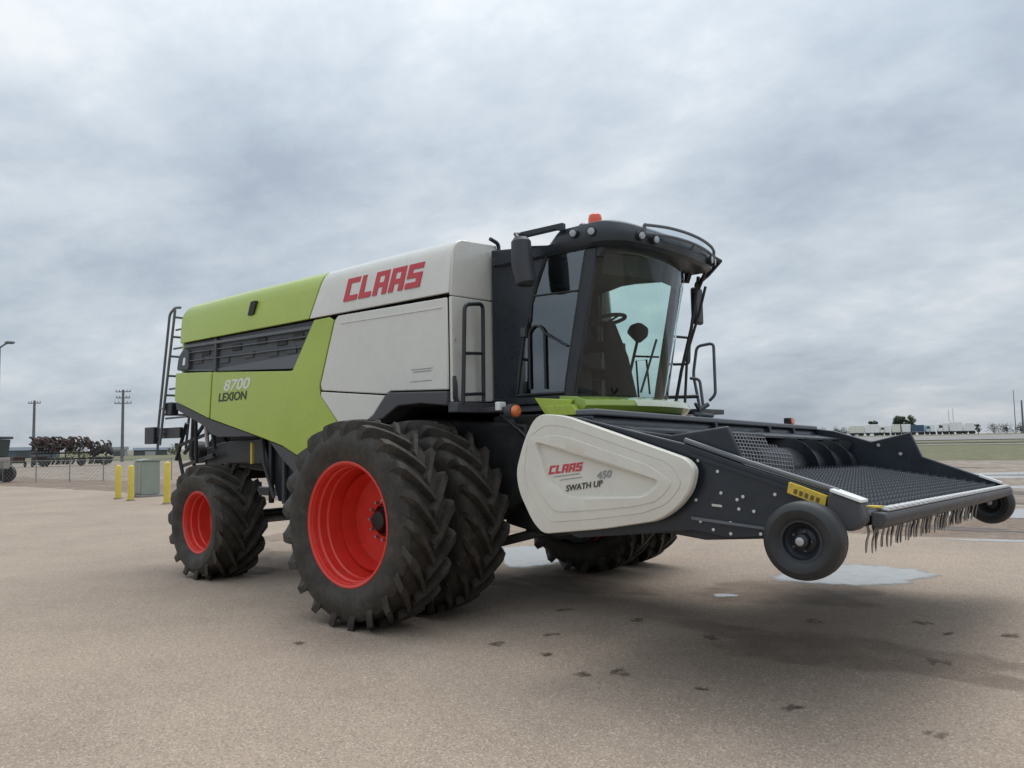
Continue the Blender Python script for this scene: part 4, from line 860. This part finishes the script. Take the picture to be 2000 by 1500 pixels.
# gauge wheels
GA = R(1.5)
def gauge(x, y, z, lab, ang=GA):
    rm = MB(); rm.lathe([(-0.075, 0.118), (-0.080, 0.122), (-0.078, 0.108), (-0.045, 0.100), (-0.02, 0.07), (-0.03, 0.045), (-0.075, 0.040), (-0.085, 0.03), (-0.085, 0.001)], n=36)
    rm.lathe([(0.075, 0.118), (0.045, 0.1), (0.03, 0.04), (0.085, 0.03), (0.085, 0.001)], n=36)
    g = bpy.data.objects.new('gauge_wheel', rm.mesh('gauge_wheel', black, smooth=True)); C.objects.link(g); g.parent = hd
    g.location = Vector((x, y, z))-wloc(hd); g.rotation_euler = (0, 0, ang); g['label'] = lab
    ty = MB(); ty.lathe([(-0.070, 0.113), (-0.085, 0.125), (-0.102, 0.15), (-0.105, 0.18), (-0.092, 0.205), (-0.075, 0.219), (-0.07, 0.2225), (-0.045, 0.2265), (-0.04, 0.223), (-0.03, 0.2275), (0, 0.2285), (0.03, 0.2275), (0.04, 0.223), (0.045, 0.2265), (0.07, 0.2225), (0.075, 0.219), (0.092, 0.205), (0.105, 0.18), (0.1, 0.15), (0.07, 0.113)], n=64)
    for q, h_ in ((0.135, 0.002), (0.165, 0.0025), (0.196, 0.002)):
        pass
    c = bpy.data.objects.new('tyre', ty.mesh('tyre', rubbers, smooth=True)); C.objects.link(c); c.parent = g
    hb = MB(); hb.lathe([(-0.085, 0.026), (-0.100, 0.024), (-0.104, 0.014), (-0.104, 0.001)], n=16)
    c = bpy.data.objects.new('hub_cap', hb.mesh('hub_cap', steel, smooth=True)); C.objects.link(c); c.parent = g
    for k in range(5):
        a = 2*math.pi*k/5; lb_ = MB(); lb_.lathe([(-0.062, 0.0), (-0.062, 0.007), (-0.04, 0.007)], center=(0.058*math.cos(a), 0, 0.058*math.sin(a)), n=6)
        c = bpy.data.objects.new('wheel_bolt', lb_.mesh('wheel_bolt', dgrey)); C.objects.link(c); c.parent = g
    return g
gauge(4.37, -2.66, 1.115-0.065, 'near small gauge wheel with smooth black tyre')
gauge(4.50, 2.64, 1.03, 'far small gauge wheel')
for y, s in ((-2.52, -1), (2.50, 1)):
    part('wheel_arm', MB().path([(4.10, y+0.05*-s, 1.15), (4.2, y, 1.10), (4.36, y+s*0.03, 1.05)], 0.035, 8), black, hd)
hd.rotation_euler = (-TILT, 0, 0)

# ------------------------------------------------------------------ left background
def lab(o, **k):
    for a, b in k.items(): o[a] = b
def bollard(x, y, h, label):
    b = thing('bollard', label, 'bollard', (x, y, 0), 'yellow bollards round the transformer box')
    part('post', MB().lathe([(0, 0.10), (h, 0.10), (h+0.05, 0.08), (h+0.08, 0.03), (h+0.082, 0.001)], center=(x, y, 0), axis='z', n=20), yellow, b)
    part('collar', MB().lathe([(0.004, 0.15), (0.05, 0.13), (0.05, 0.10)], center=(x, y, 0), axis='z', n=20), mud_m, b)
bollard(-22.5, 5.3, 1.12, 'leftmost yellow bollard, left of the grey transformer box')
bollard(-21.1, 5.1, 1.12, 'yellow bollard standing right against the left side of the grey transformer box')
bollard(-18.2, 4.9, 1.25, 'yellow bollard seen just behind the rear wheel of the harvester')
bollard(-23.9, 7.2, 1.12, 'yellow bollard half hidden behind the leftmost one')
tb = thing('transformer_box', 'pale grey-green electrical transformer box behind the yellow bollards', 'transformer box', (-22.9, 6.5, 0))
gbox = mat('grey green enamel', (0.27, 0.31, 0.27), 0.5, var=0.08, vscale=2, dust=0.2)
tb_m = MB().box(-23.15, -22.60, 6.15, 6.85, 0.08, 1.30); part('cabinet', tb_m, gbox, tb, bevel=0.03)
part('lid', MB().prism([(6.12, 1.30), (6.88, 1.30), (6.85, 1.35), (6.5, 1.38), (6.15, 1.35)], 'x', -23.19, -22.56), gbox, tb, bevel=0.01)
part('base', MB().box(-23.3, -22.45, 6.0, 7.0, 0.0, 0.08), road_m, tb, bevel=0.01)
for x in (-23.13, -22.865): part('door', MB().box(x, x+0.25, 6.125, 6.148, 0.14, 1.24), gbox, tb, bevel=0.008)
# utility poles
polem = mat('hazed pole wood', (0.15, 0.15, 0.155), 0.85, var=0.3, vscale=2)  # wood greyed and lightened in its colour to stand in for haze
def upole(x, y, h, arms, label, lean=0.0):
    p = thing('utility_pole', label, 'utility pole', (x, y, 0), 'utility poles beyond the dirt lot')
    part('pole', MB().path([(x, y, 0), (x+lean, y, h)], [0.24, 0.17], 10), polem, p)
    ax_ = Vector((0.77, 0.64, 0))
    for z, ln in arms:
        c = Vector((x+lean*z/h, y, z)); a = c-ax_*ln; b = c+ax_*ln
        cr_ = part('crossarm', MB().tube(a, b, 0.075, 6), polem, p)
        for t in (-0.95, -0.5, 0.5, 0.95):
            q = c+ax_*ln*t; part('insulator', MB().path([q+Vector((0, 0, .05)), q+Vector((0, 0, .30))], [0.05, 0.07], 8), road_m, cr_)
upole(-124.8, 37.9, 9.4, [(9.0, 0.9)], 'left utility pole with a single short crossarm')
upole(-112.3, 45.4, 10.6, [(10.3, 1.1), (9.4, 1.0), (8.6, 1.25)], 'taller utility pole with three crossarms')
# light mast at the left edge
galv = mat('dull galvanised', (0.16, 0.18, 0.20), 0.5, 0.5, var=0.1)
lm = thing('light_mast', 'tall light mast with floodlight arm at the left picture edge', 'light mast', (-43.55, 8.0, 0))
part('pole', MB().path([(-43.55, 8.0, 0), (-43.55, 8.0, 7.6)], [0.11, 0.07], 10), galv, lm)
part('lamp_arm', MB().path([(-43.65, 7.85, 7.35), (-43.35, 8.2, 7.7), (-43.1, 8.45, 7.85)], 0.05), galv, lm)
part('lamp_head', MB().box(-43.45, -43.0, 8.2, 8.6, 7.74, 7.86), galv, lm, bevel=0.03)
# fence
fm = mat('fence wire', (0.28, 0.29, 0.28), 0.6, 0.4)
fc = thing('wire_fence', 'low chain-link fence with thin posts along the far edge of the yard', 'fence', (-40, 9, 0))
A, B = Vector((-46.5, 7.6, 0)), Vector((-37.0, 14.6, 0))
nF = 7
for k in range(nF):
    p = A.lerp(B, k/(nF-1)); part('post', MB().tube(p, p+Vector((0, 0, 1.25)), 0.03, 8), fm, fc)
part('top_rail', MB().tube(A+Vector((0, 0, 1.2)), B+Vector((0, 0, 1.2)), 0.02, 6), fm, fc)
wm = MB(); ln = (B-A).length; dd = (B-A).normalized(); n = int(ln/0.22)
for k in range(-5, n):
    for sg in (1, -1):
        a0 = k*0.22; z0, z1 = (0.02, 1.18); s0, s1 = a0, a0+1.16
        if sg < 0: z0, z1 = z1, z0
        def cl(sv, zv): return A+dd*sv+Vector((0, 0, zv))
        if s0 < 0: z0 = z0+(z1-z0)*(-s0/1.16); s0 = 0
        if s1 > ln: z1 = z0+(z1-z0)*((ln-s0)/(s1-s0)); s1 = ln
        if s1-s0 < 0.05: continue
        wm.path([cl(s0, z0), cl(s1, z1)], 0.006, 3)
o = part('mesh', wm, fm, fc); o['kind'] = 'stuff'
# folded cultivator
rust = mat('dark red implement paint', (0.050, 0.027, 0.024), 0.6, var=0.5, vscale=2, dust=0.3)
impl = mat('dark implement frame', (0.035, 0.040, 0.042), 0.6, var=0.4, vscale=2, dust=0.3)
cv = thing('folded_cultivator', 'large folded field cultivator with dark red upright shanks and dark frame, parked beyond the fence', 'cultivator', (-91.5, 30.5, 0))
ux = Vector((0.16, 0.987, 0)).normalized()       # its long axis, roughly across the view
ux = Vector((0.30, 0.95, 0)).normalized(); vx = Vector((-ux.y, ux.x, 0)); O = Vector((-92.3, 26.2, 0))
def P(a, b, z): return O+ux*a+vx*b+Vector((0, 0, z))
for z, b in ((0.85, 0.0), (0.85, 1.6), (1.5, 0.8), (2.2, 0.2), (2.6, 1.3)):
    part('frame_beam', MB().tube(P(0.3, b, z), P(8.6 if z < 1 else 7.2, b, z), 0.10, 6), impl, cv)
for a in (0.8, 2.2, 3.6, 5.0, 6.4, 7.8):
    part('frame_beam', MB().tube(P(a, 0, 0.85), P(a, 1.6, 0.85), 0.09, 6), impl, cv)
    part('wing_post', MB().path([P(a, 0.1, 0.9), P(a+0.1, 0.3, 2.3), P(a, 0.6, 2.9 if a < 6 else 2.2)], 0.08, 6), rust, cv)
for i in range(150):
    a = random.uniform(0.2, 6.3 if i % 3 else 8.3); b = random.uniform(-0.1, 1.8); z = random.uniform(2.1, 3.0) if a < 6 else random.uniform(1.6, 2.5)
    part('shank', MB().path([P(a, b, z-0.5), P(a+0.25, b, z), P(a+0.05, b, z+0.35), P(a-0.2, b, z+0.42)], 0.095, 5), rust, cv)
for i in range(70):
    a = random.uniform(0.3, 8.4); b = random.uniform(-0.2, 1.6)
    part('shank', MB().path([P(a, b, 1.0), P(a+0.2, b, 0.6), P(a, b, 0.2)], 0.07, 5), impl, cv)
for a in (1.4, 5.2, 7.6):
    w_ = MB(); 
    c_ = P(a, -0.35, 0.48); w_.path([c_-vx*0.12, c_+vx*0.12], 0.46, 18); part('wheel', w_, rubbers, cv)
part('cart_body', MB().path([P(6.4, 0.7, 1.2), P(7.2, 0.7, 1.9), P(8.0, 0.7, 2.0), P(8.6, 0.7, 1.3)], [0.3, 0.5, 0.5, 0.3], 12), impl, cv)
# windrower at the far left edge
SH = Vector((-1.55, -1.30, 0))
tr = thing('farm_tractor', 'dark tall cab farm machine cut off by the left picture edge behind the fence', 'tractor', (-43.6, 9.4, 0))
tp = mat('pale machine paint', (0.30, 0.27, 0.25), 0.5, var=0.1, dust=0.2); teal = mat('cab dark paint', (0.03, 0.045, 0.05), 0.4)
ta = Vector((-0.70, -0.55, 0)); tv = Vector((-0.55, 0.70, 0)); tO = Vector((-43.5, 9.5, 0))+SH
def Q(a, b, z): return tO+ta*a+tv*b+Vector((0, 0, z))
def qbox(a0, a1, b0, b1, z0, z1, top=0.0):
    mb = MB(); return mb.add([Q(a0+top*0, b0, z0), Q(a1, b0, z0), Q(a1, b1, z0), Q(a0, b1, z0), Q(a0-top, b0, z1), Q(a1+top, b0, z1), Q(a1+top, b1, z1), Q(a0-top, b1, z1)],
                     [(0,3,2,1),(4,5,6,7),(0,1,5,4),(1,2,6,5),(2,3,7,6),(3,0,4,7)])
part('cab', qbox(-0.25, 1.3, 0.0, 1.3, 1.45, 2.45, 0.15), teal, tr, bevel=0.05)
part('window', qbox(-0.12, 1.1, -0.02, -0.005, 1.65, 2.38, 0.05), mat('far cab glass', (0.20, 0.27, 0.29), 0.15), tr)
part('roof', qbox(-0.5, 1.6, -0.1, 1.4, 2.47, 2.62), teal, tr, bevel=0.04)
part('body', qbox(-0.4, 3.0, 0.1, 1.3, 0.75, 1.42), tp, tr, bevel=0.05)
for a in (-0.1, 2.4):
    for b in (0.0, 1.4):
        q = Q(a, b, 0.5); part('wheel', MB().path([q-tv*0.15, q+tv*0.15], 0.5, 18), rubbers, tr)
        part('leg', MB().tube(Q(a, b+0.02, 0.5), Q(a, b, 1.0), 0.08), tp, tr)
# far buildings on the left
bl = mat('blue grey siding', (0.10, 0.125, 0.15), 0.7, var=0.1, vscale=0.5); bg2 = mat('dark siding', (0.085, 0.09, 0.095), 0.7, var=0.15, vscale=0.5); wsid = mat('pale siding', (0.36, 0.36, 0.35), 0.7, var=0.1, vscale=0.4)
def shed(c, axis_deg, ln_, wd, h, m, rm_, label):
    a = R(axis_deg); e_ = Vector((math.cos(a), math.sin(a), 0)); f_ = Vector((-e_.y, e_.x, 0)); c = Vector((*c, 0)); th = thing('shed', label, 'building', c)
    def W(s, t, z): return c+e_*s+f_*t+Vector((0, 0, z))
    hl, hw = ln_/2, wd/2
    wl = MB().add([W(-hl, -hw, -.5), W(hl, -hw, -.5), W(hl, hw, -.5), W(-hl, hw, -.5), W(-hl, -hw, h), W(hl, -hw, h), W(hl, hw, h), W(-hl, hw, h), W(-hl, 0, h*1.35), W(hl, 0, h*1.35)],
                  [(0, 1, 5, 4), (2, 3, 7, 6), (1, 2, 6, 9, 5), (3, 0, 4, 8, 7)])
    part('wall', wl, m, th)
    part('roof', MB().add([W(-hl-.3, -hw-.3, h-.05), W(hl+.3, -hw-.3, h-.05), W(hl+.3, 0, h*1.35+.12), W(-hl-.3, 0, h*1.35+.12), W(hl+.3, hw+.3, h-.05), W(-hl-.3, hw+.3, h-.05)], [(0, 1, 2, 3), (3, 2, 4, 5)]), rm_, th)
    nd_ = max(1, int(ln_/9))
    for k in range(nd_):
        s0 = -hl+ln_*(k+0.5)/nd_
        part('door', MB().add([W(s0-1.4, -hw-.06, 0), W(s0+1.4, -hw-.06, 0), W(s0+1.4, -hw-.06, h*.75), W(s0-1.4, -hw-.06, h*.75)], [(0, 1, 2, 3)]), bg2 if m != bg2 else wsid, th)
shed((-241, 76), 63, 16, 9, 2.2, bl, bl, 'long low blue-grey shed on the left horizon')
shed((-229.5, 106), 63, 9, 7, 1.6, bg2, bl, 'dark low shed right of the taller utility pole')
shed((-231, 97.5), 63, 4, 5, 1.9, wsid, bg2, 'small pale shed just left of the dark low shed')
# small red implement by the tractor
for (px_, py_, label) in ((-92.6, 25.2, 'small rusty implement right of the tall cab machine'), (-92.2, 27.3, 'second low rusty implement, nearer the cultivator')):
    t = thing('small_implement', label, 'farm implement', (px_, py_, 0), 'small rusty implements beyond the fence')
    part('hopper', MB().prism([(px_-.5, 0.5), (px_+.5, 0.5), (px_+.7, 1.2), (px_-.7, 1.2)], 'y', py_-0.6, py_+0.6), rust, t, bevel=0.04)
    for s in (-1, 1): part('wheel', MB().path([(px_+.1, py_+s*0.7, 0.35), (px_+.1, py_+s*0.8, 0.35)], 0.35, 14), rubbers, t)

# ------------------------------------------------------------------ trees
def leafm(name, col):
    m = mat(name, col, 0.75, var=0.35, vscale=0.8); return m
lf1 = leafm('leaf dark green', (0.065, 0.095, 0.055)); lf2 = leafm('leaf mid green', (0.07, 0.10, 0.045)); lf3 = leafm('bare brown twigs', (0.10, 0.085, 0.07)); bark = mat('bark', (0.07, 0.06, 0.05), 0.9)  # lf1 lightened in its colour to stand in for distance haze
def tree(x, y, h, wd, m, name, label, cat='tree', n=900, trunk=0.25, group=None, leaf=0.2, seed=0):
    z0 = ramp_z(x, y); rnd = random.Random(seed+int(x*7)); t = thing(name, label, cat, (x, y, z0), group)
    tk = MB().path([(x, y, z0-0.2), (x+0.05*h*0.3, y, z0+h*0.45), (x, y, z0+h*0.85)], [h*0.035, h*0.022, h*0.006], 7)
    for k in range(6):
        a = rnd.uniform(0, 6.28); zz0 = z0+h*rnd.uniform(0.2, 0.55)
        tk.path([(x, y, zz0), (x+math.cos(a)*wd*0.3, y+math.sin(a)*wd*0.3, zz0+h*0.2)], [h*0.014, h*0.004], 5)
    part('trunk', tk, bark, t)
    cr_ = MB(); clumps = []
    for k in range(11):
        a = rnd.uniform(0, 6.28); q = rnd.uniform(0, wd*0.33); zc = z0+h*rnd.uniform(trunk+0.18, 0.85); clumps.append((x+q*math.cos(a), y+q*math.sin(a), zc, rnd.uniform(0.12, 0.24)*wd))
    for i in range(n):
        cx_, cy_, cz_, cr0 = rnd.choice(clumps); v = Vector((rnd.gauss(0, 1), rnd.gauss(0, 1), rnd.gauss(0, 0.9))).normalized()*cr0*rnd.uniform(0.55, 1.1)
        c_ = Vector((cx_, cy_, cz_))+v; a_ = Vector((rnd.uniform(-1, 1), rnd.uniform(-1, 1), rnd.uniform(-1, 1))).normalized()*leaf*rnd.uniform(.6, 1.3); b_ = a_.cross(Vector((rnd.uniform(-1, 1), rnd.uniform(-1, 1), 1))).normalized()*leaf*0.7
        cr_.add([c_-a_, c_-b_*0.6, c_+a_, c_+b_*0.6], [(0, 1, 2, 3)])
    part('crown', cr_, m, t, smooth=False)
tg = 'trees along the right horizon'
tree(-58.9, 262, 7.2, 5.2, lf1, 'tree', 'tall dense green tree, the largest one, behind the row of trailers', group=tg, n=2600, leaf=0.3)
tree(-56.3, 263, 6.7, 3.6, lf2, 'tree', 'slightly lower green tree touching the right of the largest tree', group=tg, n=1500, leaf=0.3)
tree(-66.6, 262, 5.2, 4.0, lf1, 'tree', 'small dark tree above the leftmost white trailer', group=tg, n=1200, leaf=0.3)
tree(-48.9, 268, 4.2, 3.0, lf1, 'tree', 'small dark tree poking up behind the pale blue truck', group=tg, n=800, leaf=0.28)
tree(-45.9, 268, 4.0, 2.4, lf1, 'tree', 'small round dark tree behind the white grain trailer', group=tg, n=700, leaf=0.28)
for i, (x, y, h, w_, l_) in enumerate([(-79.5, 252, 2.6, 6, 'leftmost'), (-75.6, 252, 3.2, 5, 'second'), (-73.4, 253, 2.9, 4, 'third'), (-70.5, 254, 2.2, 5, 'fourth')]):
    tree(x, y, h, w_, lf1, 'hedge_bush', l_+' of four low dark bushes left of the parked trailers', 'bush', 500, 0.0, 'low bushes beyond the header', seed=i)
for i, (x, y, h, w_, l_) in enumerate([(-37.1, 259, 3.3, 2.4, 'dark bush at the right end of the trailer row'), (-33.6, 262, 2.6, 6, 'low bare brown bush right of the trailers'), (-30.4, 262, 3.2, 4.5, 'taller bare brown bush farther right'), (-26.8, 262, 3.0, 5, 'bare brown bush at the right picture edge')]):
    tree(x, y, h, w_, lf1 if i == 0 else lf3, 'hedge_bush', l_, 'bush', 450, 0.0, seed=9+i)
for i, (x, y, h, w_, l_) in enumerate([(-226.5, 112, 2.2, 8, 'dark scrub bush right of the dark low shed'), (-221, 121, 2.0, 9, 'low scrub bush behind the rear of the harvester'), (-236, 88, 2.0, 8, 'low scrub bush between the cultivator and the taller pole')]):
    tree(x, y, h, w_, lf2, 'hedge_bush', l_, 'bush', 400, 0.0, leaf=0.3, seed=30+i)

# ------------------------------------------------------------------ trailers and trucks on the right horizon
tw = mat('trailer white', (0.85, 0.85, 0.84), 0.5, var=0.06, vscale=0.5); tbm = mat('trailer blue', (0.05, 0.10, 0.17), 0.5, var=0.1); tlb = mat('cab pale blue', (0.52, 0.66, 0.72), 0.45); tcr = mat('trailer cream', (0.74, 0.73, 0.66), 0.55); twin = mat('dark window', (0.03, 0.035, 0.04), 0.2)
ex = Vector((0.925, 0.38, 0)).normalized(); ey = Vector((-ex.y, ex.x, 0))
def vehicle(x, y, ln_, h, m, label, kind_='trailer', wd=2.4):
    z0 = ramp_z(x, y)+0.12; t = thing('parked_'+kind_.replace(' ', '_'), label, kind_, (x, y, z0), 'trailers and trucks parked along the right horizon'); c = Vector((x, y, z0))
    def W(a, b, z): return c+ex*a+ey*b+Vector((0, 0, z))
    def bx(a0, a1, b0, b1, za, zb, sl=0.0): return MB().add([W(a0, b0, za), W(a1, b0, za), W(a1, b1, za), W(a0, b1, za), W(a0+sl, b0, zb), W(a1-sl, b0, zb), W(a1-sl, b1, zb), W(a0+sl, b1, zb)], [(0,3,2,1),(4,5,6,7),(0,1,5,4),(1,2,6,5),(2,3,7,6),(3,0,4,7)])
    hl = ln_/2
    if kind_ == 'truck':
        part('cab', bx(-hl, -hl+ln_*0.45, -wd/2, wd/2, 0.9, h, 0.12), m, t, bevel=0.08)
        part('window', bx(-hl+0.2, -hl+ln_*0.40, -wd/2-0.02, wd/2+0.02, h*0.62, h*0.85, 0.05), twin, t)
        part('box', bx(-hl+ln_*0.48, hl, -wd/2, wd/2, 0.9, h*1.05), tw, t, bevel=0.05)
    else:
        part('body', bx(-hl, hl, -wd/2, wd/2, 0.95, h, 0.0 if kind_ == 'trailer' else 0.4), m, t, bevel=0.06)
        for k in range(max(2, int(ln_/1.0))): a = -hl+ln_*(k+0.5)/max(2, int(ln_/1.0)); part('rib', bx(a-.04, a+.04, -wd/2-.05, -wd/2, 1.0, h-.05), m, t)
    part('chassis', bx(-hl, hl, -wd/2+.2, wd/2-.2, 0.65, 0.9), dark, t)
    for a in (-hl*0.6, hl*0.45, hl*0.75):
        for s in (-1, 1):
            q = W(a, s*(wd/2-.25), 0.45); part('wheel', MB().path([q-ey*0.14, q+ey*0.14], 0.45, 12), rubbers, t)
for v in [(-69.2, 252.0, 4.0, 3.2, tcr, 'cream trailer farthest left in the row on the right horizon', 'trailer'),
          (-64.9, 253.2, 4.2, 3.5, tw, 'white trailer under the small dark tree', 'trailer'), (-61.6, 254.1, 2.6, 2.9, tw, 'short white truck between two white trailers', 'truck'),
          (-58.6, 254.9, 2.4, 3.3, tcr, 'cream trailer left of the dark blue one', 'trailer'), (-55.8, 255.6, 2.2, 3.3, tw, 'narrow white trailer touching the dark blue trailer', 'trailer'),
          (-52.8, 256.2, 3.4, 3.0, tbm, 'dark blue trailer in the middle of the row, the only blue one', 'trailer'), (-49.5, 256.9, 2.6, 2.9, tlb, 'pale blue truck right of the dark blue trailer', 'truck'),
          (-46.2, 257.6, 2.8, 3.2, tw, 'white truck in the middle of the row', 'truck'), (-42.9, 258.2, 3.3, 3.6, tw, 'tall white box trailer', 'trailer'),
          (-39.6, 258.9, 3.0, 3.3, tw, 'white grain trailer with sloping ends at the right end of the row', 'grain trailer')]:
    vehicle(*v)
def mast(x, y, h, label, r_=0.07):
    z0 = ramp_z(x, y); t = thing('thin_mast', label, 'mast', (x, y, z0), 'thin masts on the right horizon')
    part('pole', MB().path([(x, y, z0), (x, y, z0+h)], [r_*1.5, r_], 6), galv, t)
mast(-44.4, 257.9, 7.5, 'left of two thin masts above the white trailers', 0.05); mast(-43.3, 258.1, 7.8, 'right of two thin masts above the white trailers', 0.05)
mast(-27.9, 260.5, 12.5, 'tall pale mast near the right picture edge', 0.09)
mast(-26.1, 260.8, 9.5, 'dark tall mast at the very right picture edge', 0.22)
